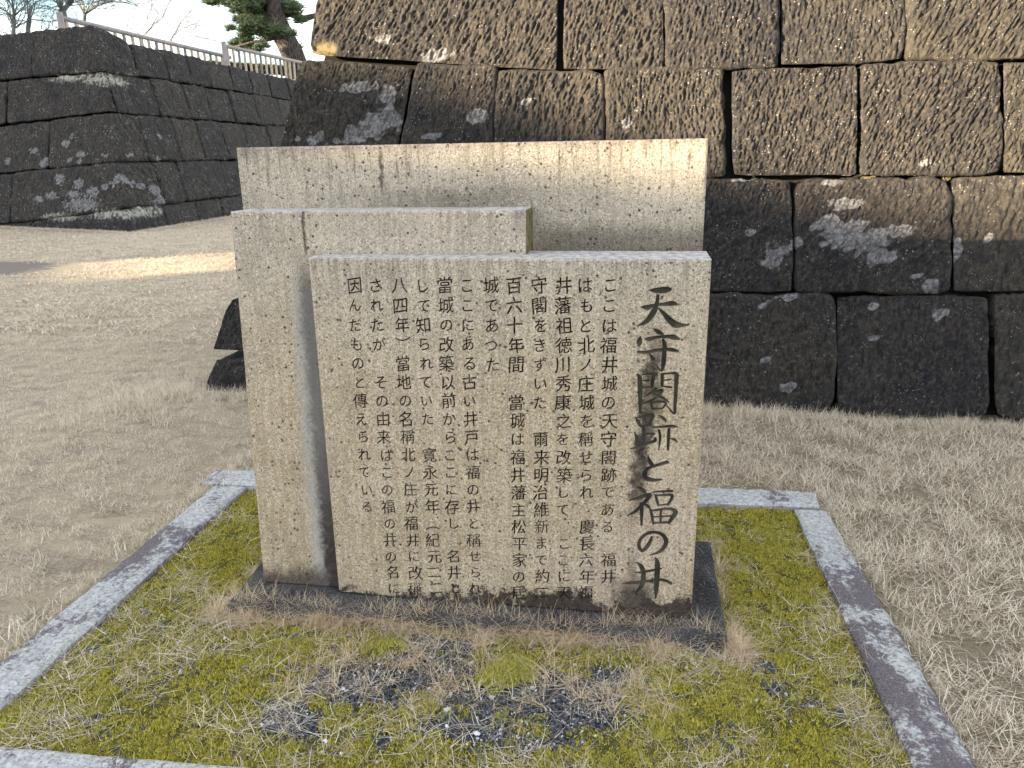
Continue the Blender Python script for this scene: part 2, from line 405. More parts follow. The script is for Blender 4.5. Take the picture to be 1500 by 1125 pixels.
    for kind, cen, rx, rz in (marks or []):
        hx = (X - cen)
        q2 = np.sqrt(((hx[:, 0] - hx[:, 1]) / rx)**2 + (hx[:, 2] / rz)**2) + (.6 * noise(h * 9, z * 9, 3) + .6 * noise(h * 22, z * 22, 6) if kind != 'dent' else 0)
        if kind == 'dent': dm = sstep(1.15, .6, q2); disp = disp * (1 - dm) - .035 * dm + .012 * noise(h * 7, z * 7, 4) * dm; at['chip'] = np.maximum(at['chip'], dm)
        else: at[kind] = np.maximum(at[kind], sstep(1.35, .5, q2))
    X = X + N * disp[:, None]
    return X, F, at

right_wall = tag(empty('stone_wall', (0, 4.52, 0)), 'tall battered wall of huge chiselled stone blocks, sunlit at the top, behind the monument', 'stone wall')
KB = .297
YW = 4.52
nW = nrm([0, -1, KB]); pW = np.array([0, YW, 0.0])
def wp(px, py): return on_plane(px, py, pW, nW)
def mark_list(rows, pl, kind='lichen'):
    out = []
    for (x, y, rx, ry) in rows:
        c = pl(x, y); cx = pl(x + rx, y); cz = pl(x, y - ry)
        out.append((kind, c, max(abs((cx - c)[0] - (cx - c)[1]), .01), max(abs((cz - c)[2]), .01)))
    return out
lich_r = mark_list([(1237,340,38,20),(1215,322,16,10),(1262,352,40,20),(1285,376,22,12),(1312,340,22,10),(1242,300,34,9),(1200,332,12,8),
    (1135,372,20,22),(1163,357,11,11),(1340,405,9,6),(1363,418,10,8),(1403,362,9,24),(1118,447,10,8),(1163,436,22,6),(1120,527,7,5),
    (1150,567,11,8),(1278,495,9,7),(1380,458,13,11),(1280,448,6,5),(525,127,20,9),(568,142,15,14),(555,180,28,22),(525,195,28,13),
    (435,203,8,8),(460,204,15,9),(490,206,14,8),(700,170,14,10),(640,200,14,5),(1218,268,16,6),(1355,240,12,6),(640,82,22,9),(1100,340,7,6),(1450,350,6,8),
    (770,150,8,6),(915,180,9,8),(1085,262,20,4),(560,55,12,8)], wp)
lich_r += mark_list([(470,72,22,15)], wp, 'dent')
DEP = np.array([0, .45, 0.0])
rows = []
def row(*q): rows.extend(q)
# quads in photo pixels: bl, br, tr, tl ; relief strength
row(((449,80),(816,104),(820,-66),(470,-66),1.25), ((824,102),(972,101),(974,-66),(826,-66),1.2), ((976,101),(1137,97),(1141,-66),(977,-66),1.2),
    ((1143,96),(1326,88),(1330,-70),(1145,-66),1.2), ((1331,87),(1560,84),(1560,-70),(1333,-70),1.1))
row(((398,256),(575,257),(606,95),(438,84),.95), ((580,257),(716,257),(727,99),(612,92),.95), ((720,258),(882,257),(886,104),(731,104),1.1),
    ((886,258),(1060,258),(1061,100),(889,103),1.2), ((1073,258),(1258,257),(1258,92),(1070,100),1.3), ((1263,257),(1469,255),(1467,88),(1262,92),1.3), ((1473,254),(1640,252),(1640,86),(1470,88),1.2))
row(((338,428),(560,429),(566,260),(394,260),.6), ((564,429),(770,429),(774,261),(570,261),.6), ((774,429),(960,429),(962,262),(778,262),.6),
    ((964,429),(1163,429),(1162,260),(966,260),.55), ((1167,429),(1393,427),(1391,262),(1166,262),.6), ((1397,430),(1640,426),(1640,254),(1394,257),.65))
row(((306,514),(470,522),(476,434),(334,432),.55), ((474,523),(700,528),(704,433),(480,434),.5), ((704,598),(985,602),(988,433),(708,433),.5),
    ((989,603),(1222,608),(1222,431),(992,433),.5), ((1226,609),(1454,614),(1452,432),(1225,431),.5), ((1458,615),(1660,620),(1655,428),(1456,430),.5))
row(((294,576),(420,588),(428,528),(312,524),.5), ((424,588),(700,598),(700,532),(432,529),.5))
row(((640,640),(1000,646),(1000,606),(640,602),.3), ((1004,646),(1224,650),(1224,612),(1004,607),.3), ((1228,650),(1456,654),(1456,621),(1228,613),.3), ((1460,655),(1700,660),(1700,626),(1460,620),.3))
px_per = 4.7 / 768
rows_out = []
for (ya, yb, am) in ((84, -70, 1.1), (252, 86, 1.2), (426, 254, .65), (618, 428, .5)):
    for (xa, xb) in ((1645, 1858), (1862, 2090)):
        if ya == 84: xa, xb = xa - 78, xb - 78
        rows_out.append(((xa, ya), (xb, ya - 3), (xb, yb), (xa, yb), am))
rows = rows_out + rows
for i, (bl, br, tr, tl, amp) in enumerate(rows, -len(rows_out)):
    e_ = .45 if i < 12 else .0
    f = [wp(bl[0] - e_, bl[1] + e_), wp(br[0] + e_, br[1] + e_), wp(tr[0] + e_, tr[1] - e_), wp(tl[0] - e_, tl[1] - e_)]
    if i >= len(rows) - len(rows_out) - 4: f = [p + np.array([0, -.02, 0]) for p in f]
    c8 = f + [p + DEP for p in f]
    Lu = np.linalg.norm(f[1] - f[0]); Lv = np.linalg.norm(f[3] - f[0])
    hid = (i in (13, 14, 20))
    cell = .02 if i < 0 else ((.0055 if i < 12 else .0064) if not hid else .03)
    g = wp((bl[0] + tr[0]) / 2, (bl[1] + tr[1]) / 2)
    mk_ = [m for m in lich_r if abs(m[1][0] - g[0]) < Lu * .5 + m[2] + .1 and abs(m[1][2] - g[2]) < Lv * .6 + m[3] + .1]
    if i == 0: mk_ = mk_ + mark_list([(1e3, 1e3, 1, 1)][:0], wp)
    X, F, at = rbox(c8, .019, int(Lu / cell), int(Lv / cell), 5, jig=.004, amp=.0106 * (.74 + .36 * amp) * random.uniform(.75, 1.15), seed=i + 1, marks=mk_,
                    hfreq=random.uniform(30, 46), proud=random.uniform(-.014, .016), slant=random.uniform(-.32, .25), rough_edge=.007)
    X = X - np.array([0, YW, 0])
    mesh('stone_block', X, F, mw, right_wall, True, at)
# unseen upper courses and the flank round the corner, plain cut
for r0 in range(2):
    zb = wp(900, -66)[2] + .02 + r0 * .72; zt = zb + .70
    x = -2.74 + KB * zb
    while x < 4.8:
        wd = random.uniform(.7, 1.1); x1 = min(x + wd, 4.95)
        lx = x; lt = x + (KB * .7 if x < -2.0 + KB * zb and x == -2.74 + KB * zb else 0)
        f = [np.array([lx, YW + KB * zb, zb]), np.array([x1 - .01, YW + KB * zb, zb]), np.array([x1 - .01, YW + KB * zt, zt]), np.array([lt, YW + KB * zt, zt])]
        X, F, at = rbox(f + [p + DEP for p in f], .03, 24, 20, 3, amp=.012, seed=100 + int(x * 9) + r0)
        mesh('stone_block', X - np.array([0, YW, 0]), F, mw, right_wall, True, at); x = x1
zc = [0, .26, .72, 1.45, 2.12, 2.85, 3.6]
for c_ in range(6):
    z0, z1 = zc[c_], zc[c_ + 1] - .015; y = YW + .5 + KB * z0
    for j in range(4):
        y1 = y + .9
        f = [np.array([-2.74 + KB * z0, y1 - .01, z0]), np.array([-2.74 + KB * z0, y, z0]), np.array([-2.74 + KB * z1, y, z1]), np.array([-2.74 + KB * z1, y1 - .01, z1])]
        X, F, at = rbox(f + [p + np.array([.4, 0, 0]) for p in f], .03, 14, 12, 3, seed=200 + c_ * 5 + j)
        mesh('stone_block', X - np.array([0, YW, 0]), F, mw, right_wall, True, at); y = y1
core = MB()
def cc(x, y, z): return (x, y - YW, z)
H_ = 3.5; i_ = .12
core.hexa([cc(-2.74 + i_, YW + i_, -.2), cc(4.9, YW + i_, -.2), cc(4.9, YW + i_ + KB * H_, H_), cc(-2.74 + i_ + KB * H_, YW + i_ + KB * H_, H_),
           cc(-2.74 + i_, YW + 4.2, -.2), cc(4.9, YW + 4.2, -.2), cc(4.9, YW + 4.2, H_), cc(-2.74 + i_ + KB * H_, YW + 4.2, H_)])
core.build('packed_core', mcore, right_wall)
# small wedge stones in the joints
for (x0, y0, x1, y1, kd) in ((1216, 257, 1254, 244, 'pale'), (1258, 262, 1290, 255, 'chip'), (1383, 268, 1398, 256, 'chip'), (1226, 268, 1270, 259, None)):
    f = [wp(x0, y0), wp(x1, y0), wp(x1 - 3, y1), wp(x0 + 4, y1)]
    mk_ = [(kd, wp((x0 + x1) / 2, (y0 + y1) / 2), .15, .1)] if kd else []
    X, F, at = rbox([p + np.array([0, .015, 0]) for p in f] + [p + np.array([0, .2, 0]) for p in f], .014, 10, 8, 3, jig=.02, amp=.006, seed=x0, marks=mk_, rough_edge=.006)
    mesh('wedge_stone', X - np.array([0, YW, 0]), F, mw, right_wall, True, at)

# ---- the farther wall, with its corner
PL = np.array([-10.74, 15.98, 0.0]); uL = nrm([-4.51, 1.56, 0]); cL = np.array([-.3, .42, 1.0])
nL = nrm(np.cross(uL, cL)); nR = nrm(np.cross([0, 1, 0], cL))
if nL[1] > 0: nL = -nL
if nR[0] < 0: nR = -nR
def lp(px, py): return on_plane(px, py, PL, nL)
def cornerz(z): return PL + cL * z
def corner_at(py):
    zs = np.linspace(-1, 6, 1400); best = None
    for z in zs:
        c = ROT.T @ (cornerz(z) - EYE); y = 562.5 + CAMF * c[1] / c[2]
        if best is None or abs(y - py) < best[0]: best = (abs(y - py), z)
    return best[1]
def rp(y, z): return np.array([PL[0] - .3 * z, y, z]) + np.array([0, 0, 0])
far_wall = tag(empty('stone_wall', PL), 'distant dark stone wall with a sharp corner, a railing along its top, left of the monument', 'stone wall')
lich_l = mark_list([(58,292,8,5),(78,287,9,7),(121,300,27,10),(136,282,9,9),(117,270,8,8),(89,263,7,9),(155,274,7,5),(168,268,7,4),(181,258,6,9),(189,266,5,7),
    (97,211,7,6),(103,234,5,4),(120,226,7,5),(153,228,5,3),(49,221,6,5),(63,238,7,7),(10,236,5,5),(190,236,4,5),(110,285,12,6)], lp)
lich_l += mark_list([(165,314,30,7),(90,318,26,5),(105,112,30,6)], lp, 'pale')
def rp_px(px, py): return on_plane(px, py, PL, nR)
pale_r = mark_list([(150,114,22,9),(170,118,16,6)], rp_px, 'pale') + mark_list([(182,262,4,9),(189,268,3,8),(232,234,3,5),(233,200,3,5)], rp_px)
# course lines on the left face: (y at px 0, corner py)
joints = [((0, 344), 352), ((0, 330), 305.5), ((0, 255), 238), ((0, 183), 165), ((0, 118), 103), ((0, 51), 36)]
splits = [[45, 112], [16], [70], [8], [48], []]        # px positions of vertical joints on the left face, bottom to top
ysplit = [[17.4, 18.9, 20.2, 21.6, 23.4, 25], [17.75, 18.75, 21.0, 22.2, 23.5, 25], [17.9, 19.3, 20.5, 21.9, 23.3, 25], [17.4, 19.2, 20.6, 21.8, 23.2, 24.8], [18.9, 20.3, 21.4, 22.5, 23.9, 25.2]]
def jl(j, px):
    (x0, y0), yc = joints[j]; zc_ = corner_at(yc); pc_ = cornerz(zc_)
    c = ROT.T @ (pc_ - EYE); xc = 750 + CAMF * c[0] / c[2]
    t = (px - x0) / (xc - x0); return lp(px, y0 + (yc - y0) * t)
for j in range(5):
    zc0, zc1 = corner_at(joints[j][1]), corner_at(joints[j + 1][1])
    C0, C1 = cornerz(zc0), cornerz(zc1)
    g_ = .012
    xs = [-230, -110] + splits[j] + [None]
    for a in range(len(xs) - 1):
        xa, xb = xs[a], xs[a + 1]
        bl, tl = jl(j, xa), jl(j + 1, xa + (3 if j != 4 else -3))
        if xb is None:
            y1_ = ysplit[j][0]
            # at far right the courses dip towards the back
            br, tr = C0, C1
            kb = np.array([C0[0], y1_, zc0 + .02]); kt = rp(y1_, zc1 + (.0))
            f = [bl + [0, 0, g_], br + [0, 0, g_], tr - [0, 0, g_], tl - [0, 0, g_]]
            bk = [bl + np.array([.5, 1.4, g_]), np.array([br[0], y1_, br[2] + g_]), np.array([tr[0], y1_ + .2, tr[2] - g_ - (.2 if j == 4 else 0)]), tl + np.array([.5, 1.4, -g_])]
            nd = 60
        else:
            br, tr = jl(j, xb - 1.6), jl(j + 1, xb + 1.4)
            f = [bl + [0, 0, g_], br + [0, 0, g_], tr - [0, 0, g_], tl - [0, 0, g_]]
            bk = [p + np.array([.3, .9, 0]) for p in f]; nd = 4
        X, F, at = rbox([np.asarray(p) for p in f + bk], .05, int(np.linalg.norm(f[1] - f[0]) / .024), int(np.linalg.norm(f[3] - f[0]) / .024), nd,
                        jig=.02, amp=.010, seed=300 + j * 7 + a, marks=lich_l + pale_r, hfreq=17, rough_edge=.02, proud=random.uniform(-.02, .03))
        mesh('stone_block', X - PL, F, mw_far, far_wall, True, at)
    # the receding face
    ys = ysplit[j] + [26.6, 28.2, 29.8, 31.4, 33, 34.6, 36.2]
    zr = lambda zz, y: zz + .0
    for a in range(len(ys) - 1):
        y0, y1 = ys[a] + .02, ys[a + 1] - .02
        drift = .012
        f = [rp(y0, zc0 + g_), rp(y1, zc0 + g_), rp(y1 + .2, zc1 - g_ - (.24 if j == 4 else 0)), rp(y0 + .2, zc1 - g_ - (.22 if j == 4 else 0))]
        # f: looking at the face from +x: left = near
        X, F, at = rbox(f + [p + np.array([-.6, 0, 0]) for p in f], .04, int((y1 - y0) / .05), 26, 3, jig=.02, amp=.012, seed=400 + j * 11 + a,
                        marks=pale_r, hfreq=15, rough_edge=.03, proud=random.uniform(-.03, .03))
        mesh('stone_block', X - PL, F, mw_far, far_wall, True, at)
core = MB(); q = lambda p: tuple(np.asarray(p) - PL)
zt = 4.1; inn = np.array([-.2, .35, 0])
ctop = cornerz(zt)
core.hexa([q(PL + uL * 9 + inn), q(PL + inn), q(ctop + inn), q(ctop + uL * 9 + inn), q((-20, 40, 0)), q((PL[0] - .25, 38, 0)), q((ctop[0] - .25, 38, zt)), q((-20, 40, zt))])
core.build('packed_core', mcore, far_wall)

# ================================================================== MONUMENT
ANG = -math.atan2(.033, 1.218)
MO = np.array([-.953, 2.28, .03])
Rm = np.array([[math.cos(ANG), -math.sin(ANG), 0], [math.sin(ANG), math.cos(ANG), 0], [0, 0, 1]])
toL = lambda p: Rm.T @ (np.asarray(p) - MO)
nF = Rm @ np.array([0, -1.0, 0])
def fl_px(px, py, w=0.0, lean=0.0):
    """photo pixel -> monument frame, on the plane y = w + lean*z"""
    n = Rm @ nrm([0, -1, lean]); p0 = MO + Rm @ np.array([0, w, 0]); return toL(on_plane(px, py, p0, n))
mon = tag(empty('stone_monument', MO, ANG), 'stepped beige granite monument carved with vertical columns of Japanese writing', 'monument')
LEAN = .055; WM = .028; WB = .255
ft = fl_px(1042, 378); fb = fl_px(1013, 906)
HF = (fl_px(452, 380)[2] + ft[2]) / 2; XF = (ft[0] + fb[0]) / 2
XF0 = (fl_px(452, 380)[0] + fl_px(495, 866)[0]) / 2
mt = fl_px(327, 310, WM, LEAN); mr = fl_px(770, 308, WM, LEAN); mb_ = fl_px(395, 858, WM, LEAN)
HM = (mt[2] + mr[2]) / 2; XM0 = (mt[0] + mb_[0]) / 2; XM1 = mr[0]
b0 = fl_px(343, 214, WB); b1 = fl_px(1038, 205, WB); HB = (b0[2] + b1[2]) / 2
print('MON', HF, XF0, XF, HM, XM0, XM1, HB, b0, b1)

def slab(name, pts_front, depth, mats, bev=.006, topi=1, sidei=2):
    """solid with bevelled front edges; pts_front: bl br tr tl (x, y, z); worn, slightly wavy edges"""
    bl, br, tr, tl = [np.array(p, float) for p in pts_front]
    cen = (bl + br + tr + tl) / 4
    v = []; f = []; mi = []
    nseg = 48
    def edge(a, b): return [a + (b - a) * i / nseg for i in range(nseg)]
    outl = edge(bl, br) + edge(br, tr) + edge(tr, tl) + edge(tl, bl); n = len(outl)
    outl = np.array(outl)
    wv = .0022 * (noise(outl[:, 0] * 9, outl[:, 2] * 9, 1.0) + .9 * noise(outl[:, 0] * 40, outl[:, 2] * 40, 2.0))
    def inset(d):
        o = outl.copy()
        for i in range(n):
            s = i // nseg; t = (i % nseg) / nseg
            if s == 0: o[i, 2] += d
            if s == 1: o[i, 0] -= d
            if s == 2: o[i, 2] -= d
            if s == 3: o[i, 0] += d
            if i % nseg == 0:
                if s == 0: o[i, 0] += d
                if s == 1: o[i, 2] += d
                if s == 2: o[i, 0] -= d
                if s == 3: o[i, 2] -= d
        return o
    rings = [inset(bev + .001), inset(bev * .3) + np.array([0, bev * .35, 0]), inset(0) + np.array([0, bev, 0])]
    rings[1][:, 1] += np.abs(wv); rings[2][:, 1] += np.abs(wv)
    rings.append(inset(0) + np.array([0, depth, 0]))
    for r in rings: v += r.tolist()
    for k in range(len(rings) - 1):
        for i in range(n):
            j = (i + 1) % n; f.append((k * n + i, k * n + j, (k + 1) * n + j, (k + 1) * n + i))
            s = i // nseg
            mi.append((topi if s == 2 else (sidei if s in (1, 3) else 0)) if k == 2 else 0)
    return v, f, mi, n, len(rings)
def set_mi(o, mi):
    o.data.polygons.foreach_set('material_index', mi)
# back slab
v, f, mi, n, k = slab('b', [(b0[0] + .004, WB, 0), (b1[0], WB, 0), (b1[0], WB, HB), (b0[0] + .004, WB, HB)], .17, None)
f.append(tuple(range(n))); mi.append(0); f.append(tuple(range((k - 1) * n, k * n))[::-1]); mi.append(0)
o = mesh('back_slab', v, f, [g_back, g_top, g_side], mon); set_mi(o, mi)
# middle slab: an L, upright at the left and an arm along the top
def mw_(z): return WM + LEAN * z
armz = HF - .05
v, f, mi, n, k = slab('m', [(XM0, mw_(0), 0), (.10, mw_(0), 0), (.10, mw_(HM), HM), (XM0, mw_(HM), HM)], WB - mw_(HM) + .01, None)
f.append(tuple(range(n))); mi.append(0); f.append(tuple(range((k - 1) * n, k * n))[::-1]); mi.append(0)
v = np.array(v); 
# stretch the upper right part into the arm
v2, f2, mi2, n2, k2 = slab('m2', [(XM0, mw_(0), 0), (XM1, mw_(0), 0), (XM1, mw_(HM), HM), (XM0, mw_(HM), HM)], WB - mw_(HM) + .01, None)
f2.append(tuple(range(n2))); mi2.append(0); f2.append(tuple(range((k2 - 1) * n2, k2 * n2))[::-1]); mi2.append(0)
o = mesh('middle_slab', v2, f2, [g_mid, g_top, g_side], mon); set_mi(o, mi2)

# ---- front slab with carved writing
def glyph(ch, size, fat):
    cu = bpy.data.curves.new('glyph', 'FONT'); cu.body = ch; cu.size = size
    ob = bpy.data.objects.new('glyph', cu); COL.objects.link(ob)
    dg = bpy.context.evaluated_depsgraph_get(); c = ob.to_curve(dg)
    out = []
    for s in c.splines:
        bp = s.bezier_points; m = len(bp); pl = []
        for i in range(m):
            a, b = bp[i], bp[(i + 1) % m]
            st = 1 if (a.handle_right - a.co).length < 1e-6 and (b.handle_left - b.co).length < 1e-6 else 3
            L = (b.co - a.co).length
            if L > size * .25 and st == 1: st = 3
            for t in range(st):
                t /= st; p = (1-t)**3 * a.co + 3*(1-t)**2*t * a.handle_right + 3*(1-t)*t*t * b.handle_left + t**3 * b.co
                pl.append((p.x, p.y))
        out.append(np.array(pl))
    for i_, pl in enumerate(out):
        nx = np.roll(pl, -1, 0) - pl; nx /= np.linalg.norm(nx, axis=1)[:, None] + 1e-9; pv = np.roll(nx, 1, 0)
        t_ = nx + pv; t_ /= np.linalg.norm(t_, axis=1)[:, None] + 1e-9
        out[i_] = pl - fat * size * np.stack([-t_[:, 1], t_[:, 0]], 1)
    ob.to_curve_clear(); bpy.data.objects.remove(ob); bpy.data.curves.remove(cu)
    return out
columns = [
 (893, 890, "ここは福井城の天守閣跡である　福井"),
 (858, 859, "はもと北ノ庄城を稱せられ　慶長六年福"),
 (825, 826, "井藩祖徳川秀康之を改築して　ここに天"),
 (790, 794, "守閣をきずいた　爾来明治維新まで約二"),
 (754, 761, "百六十年間　當城は福井藩主松平家の居"),
 (719, 727, "城であつた"),
 (684, 697, "ここにある古い井戸は福の井と稱せられ"),
 (651, 667, "當城の改築以前からここに存し　名井と"),
 (618, 638, "して知られていた　寛永元年︵紀元二二"),
 (585, 608, "八四年︶當地の名稱北ノ庄が福井に改稱"),
 (550, 576, "されたが　その由来はこの福の井の名に"),
 (518, 545, "因んだものと傳えられている")]
rj = random.Random(5)
gcache = {}; cells = []; colrect = []
S_ = .056
for (xt, xb, txt) in columns:
    pt, pb = fl_px(xt, 418), fl_px(xb, 868 if xt > 700 else 862)
    for i, ch in enumerate(txt):
        if ch == '　': continue
        t = i / 17.0; c = pt + (pb - pt) * t; pitch = abs(pb[2] - pt[2]) / 17.0
        if ch not in gcache: gcache[ch] = (glyph(ch, 1.0, .012), glyph(ch, 1.0, .006), glyph(ch, 1.0, 0))
        kana = ord(ch) < 0x3100 and ord(ch) > 0x3040
        s = S_ * rj.uniform(.93, 1.02) * (.88 if kana else 1.0); a = rj.uniform(-.05, .03); jx, jz = rj.uniform(-.003, .003), rj.uniform(-.001, .001)
        ph = rj.uniform(0, 50); hw, hh = .032, pitch * .5 - .00015
        alts = []
        for gset in gcache[ch]:
            cs = []
            for pl in gset:
                x = (pl[:, 0] - .5); y = (pl[:, 1] - .38)
                x, y = x + .030 * noise(x * 2.6 + ph, y * 2.6, .3), y + .030 * noise(x * 2.6, y * 2.6 + ph, .7) + .11 * x
                x = x * .95
                gx_ = c[0] + jx + s * (x * math.cos(a) - y * math.sin(a)); gz_ = c[2] + jz + s * (x * math.sin(a) + y * math.cos(a))
                cs.append(np.stack([np.clip(gx_, c[0] - hw + .0005, c[0] + hw - .0005), np.clip(gz_, c[2] - hh + .0005, c[2] + hh - .0005)], 1))
            alts.append(cs)
        cells.append((c[0] - hw, c[0] + hw, c[2] - hh, c[2] + hh, alts))
    i1 = len(txt) - 1; ce = pt + (pb - pt) * (i1 / 17.0)
    colrect.append((min(pt[0], ce[0]) - .034, max(pt[0], ce[0]) + .034, ce[2] - .032, pt[2] + .032, txt))
# title strokes, measured on the photograph: (x, y, width) in pixels of enlarged views -> photo pixels
def Z(ox, oy, sc, strokes): return [[(ox + x / sc, oy + y / sc, w / sc) for (x, y, w) in s] for s in strokes]
T = []
T += Z(840, 400, 7.5, [
 [(828,188,6),(890,192,48),(960,192,66),(1030,182,62),(1078,182,10)],
 [(745,370,8),(810,380,52),(900,352,30),(1000,345,38),(1085,335,52),(1158,350,10)],
 [(928,250,34),(918,330,40),(885,420,60),(805,530,52),(700,582,8)],
 [(935,385,12),(1000,455,44),(1080,540,70),(1140,572,66),(1268,572,8)],
 [(880,610,10),(935,650,48),(990,675,12)], [(735,698,12),(725,755,58),(720,812,8)],
 [(785,722,10),(830,728,44),(920,705,32),(1040,700,38),(1105,708,58),(1168,730,10)],
 [(712,868,30),(800,872,36),(900,852,38),(990,838,26),(1080,845,46),(1155,862,14)],
 [(985,735,30),(1002,800,46),(998,900,46),(988,1000,44),(968,1075,26),(905,1015,6)], [(835,890,14),(872,940,38),(882,965,10)]])
T += Z(870, 520, 7.03, [
 [(440,200,10),(472,240,44),(476,400,44),(476,595,18)], [(500,202,12),(560,195,22),(640,200,34)], [(618,200,34),(606,260,34),(598,335,20)],
 [(508,262,16),(562,264,18)], [(510,340,14),(592,326,18)], [(700,198,24),(780,190,20),(835,192,36),(866,215,30)],
 [(850,210,42),(846,350,38),(835,520,32),(826,605,24),(745,515,8)], [(704,205,34),(702,320,28)], [(720,262,14),(792,254,16)], [(720,325,16),(795,335,24)],
 [(640,345,22),(590,390,28),(520,430,8)], [(590,400,14),(700,366,34),(650,430,26),(580,475,24),(505,498,10)], [(600,400,10),(680,430,34),(770,482,12)],
 [(588,485,22),(596,545,20)], [(588,490,16),(700,480,26),(740,500,22),(708,550,18)], [(596,556,16),(706,552,16)],
 [(425,638,10),(455,690,34),(480,735,26)], [(430,648,14),(520,634,26),(600,622,40),(595,665,34),(565,720,24)], [(480,735,18),(585,722,24)],
 [(512,740,26),(512,900,30)], [(515,812,18),(618,815,26)], [(420,800,10),(440,860,34),(444,945,30)], [(380,965,14),(470,950,36),(560,910,30),(628,885,34),(632,850,10)],
 [(668,622,10),(715,655,34),(745,690,12)], [(605,748,14),(720,740,26),(800,735,34),(860,742,12)], [(668,775,20),(682,850,26),(668,975,8)],
 [(772,768,30),(768,860,30),(762,975,26)], [(630,860,20),(622,900,14)], [(786,862,8),(826,872,26),(862,902,8)]])
T += Z(840, 640, 4.018, [
 [(440,118,8),(452,150,22),(470,175,20)], [(550,150,22),(500,165,18),(440,185,18),(420,215,26),(430,245,26),(470,255,22),(515,252,12)],
 [(378,295,8),(408,315,24),(424,330,10)], [(335,372,8),(385,360,20),(450,342,24),(420,385,22),(370,435,20),(318,464,6)], [(402,395,22),(402,450,20),(400,520,12)], [(418,395,8),(440,410,18),(450,425,8)],
 [(468,326,10),(520,322,16),(580,320,16)], [(484,345,16),(498,402,14)], [(488,346,12),(560,342,18),(582,352,18),(556,402,14)], [(500,404,10),(560,396,12)],
 [(455,432,16),(470,512,14)], [(458,436,12),(560,424,18),(600,442,28),(580,480,24),(562,508,16)], [(515,430,12),(512,506,12)], [(468,472,10),(578,466,12)], [(468,508,12),(562,504,14)],
 [(462,588,10),(445,630,22),(412,668,22),(388,655,20),(390,612,20),(425,575,20),(470,562,20),(520,575,22),(545,610,26),(535,650,22),(500,680,18),(450,698,6)],
 [(375,740,8),(400,765,26),(412,810,26),(402,875,26),(365,918,6)], [(482,712,10),(494,745,28),(492,820,30),(488,890,26),(484,950,6)],
 [(366,800,10),(420,795,18),(515,776,12)], [(296,862,8),(380,858,24),(440,850,20),(520,842,20),(572,862,18),(572,872,4)]])
SEG = []
for s in T:
    pts = []
    for (x, y, w) in s:
        c = fl_px(x, y); e = fl_px(x + w, y); pts.append((c[0], c[2], abs(e[0] - c[0]) * .57))
    # Catmull-Rom smoothing
    P = np.array(pts); Q = []
    for i in range(len(P) - 1):
        p0, p1, p2, p3 = P[max(i-1, 0)], P[i], P[i+1], P[min(i+2, len(P)-1)]
        for t in np.linspace(0, 1, 6)[:-1]:
            q_ = .5 * ((2*p1) + (-p0+p2)*t + (2*p0-5*p1+4*p2-p3)*t*t + (-p0+3*p1-3*p2+p3)*t**3); Q.append(q_)
    Q.append(P[-1]); Q = np.array(Q); Q[:, 2] = np.maximum(Q[:, 2], .0006)
    SEG += [(Q[i], Q[i+1]) for i in range(len(Q) - 1)]
allx = [p[0] for s in SEG for p in s]; allz = [p[1] for s in SEG for p in s]
TX0, TX1, TZ0, TZ1 = min(allx) - .012, max(allx) + .012, min(allz) - .012, max(allz) + .012
step = .0013
gx = np.linspace(TX0, TX1, int((TX1 - TX0) / step)); gz = np.linspace(TZ0, TZ1, int((TZ1 - TZ0) / step))
GX, GZ = np.meshgrid(gx, gz, indexing='ij'); Dp = np.zeros_like(GX)
for a, b in SEG:
    m = max(a[2], b[2]) + .002
    ix = (gx > min(a[0], b[0]) - m) & (gx < max(a[0], b[0]) + m); iz = (gz > min(a[1], b[1]) - m) & (gz < max(a[1], b[1]) + m)
    if not ix.any() or not iz.any(): continue
    sl = np.ix_(ix, iz); px_, pz_ = GX[sl], GZ[sl]
    d = b[:2] - a[:2]; L2 = (d**2).sum() + 1e-12
    t = np.clip(((px_ - a[0]) * d[0] + (pz_ - a[1]) * d[1]) / L2, 0, 1)
    r = a[2] + (b[2] - a[2]) * t
    dist = np.hypot(px_ - a[0] - d[0] * t, pz_ - a[1] - d[1] * t)
    q_ = np.clip(1 - dist / r, 0, 1); dep = np.minimum(q_ * 2.2, 1.0)**.8 * (.35 * r + .0042) + q_ * r * .35
    Dp[sl] = np.maximum(Dp[sl], np.where(dist < r, dep, 0))
b_in = np.minimum(np.minimum(GX - TX0, TX1 - GX), np.minimum(GZ - TZ0, TZ1 - GZ))
Yt = Dp + .0006 * noise(GX * 120, GZ * 120, 1) * (Dp > .001)
Yt[b_in < .004] = 0
ng, mg = GX.shape
I = np.arange(ng * mg).reshape(ng, mg)
FQ = np.stack([I[:-1, :-1].ravel(), I[1:, :-1].ravel(), I[1:, 1:].ravel(), I[:-1, 1:].ravel()], 1)
VT = np.stack([GX.ravel(), Yt.ravel(), GZ.ravel()], 1)
g_title = granite('granite_title', 'front')
cut = g_title.attr('cut')
src = g_title.b.inputs['Base Color'].links[0].from_socket
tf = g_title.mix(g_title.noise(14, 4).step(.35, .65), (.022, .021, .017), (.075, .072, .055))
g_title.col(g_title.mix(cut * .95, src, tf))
mesh('title_inscription', VT, FQ, g_title, mon, False, {'cut': np.clip(Dp.ravel() / .003, 0, 1)})

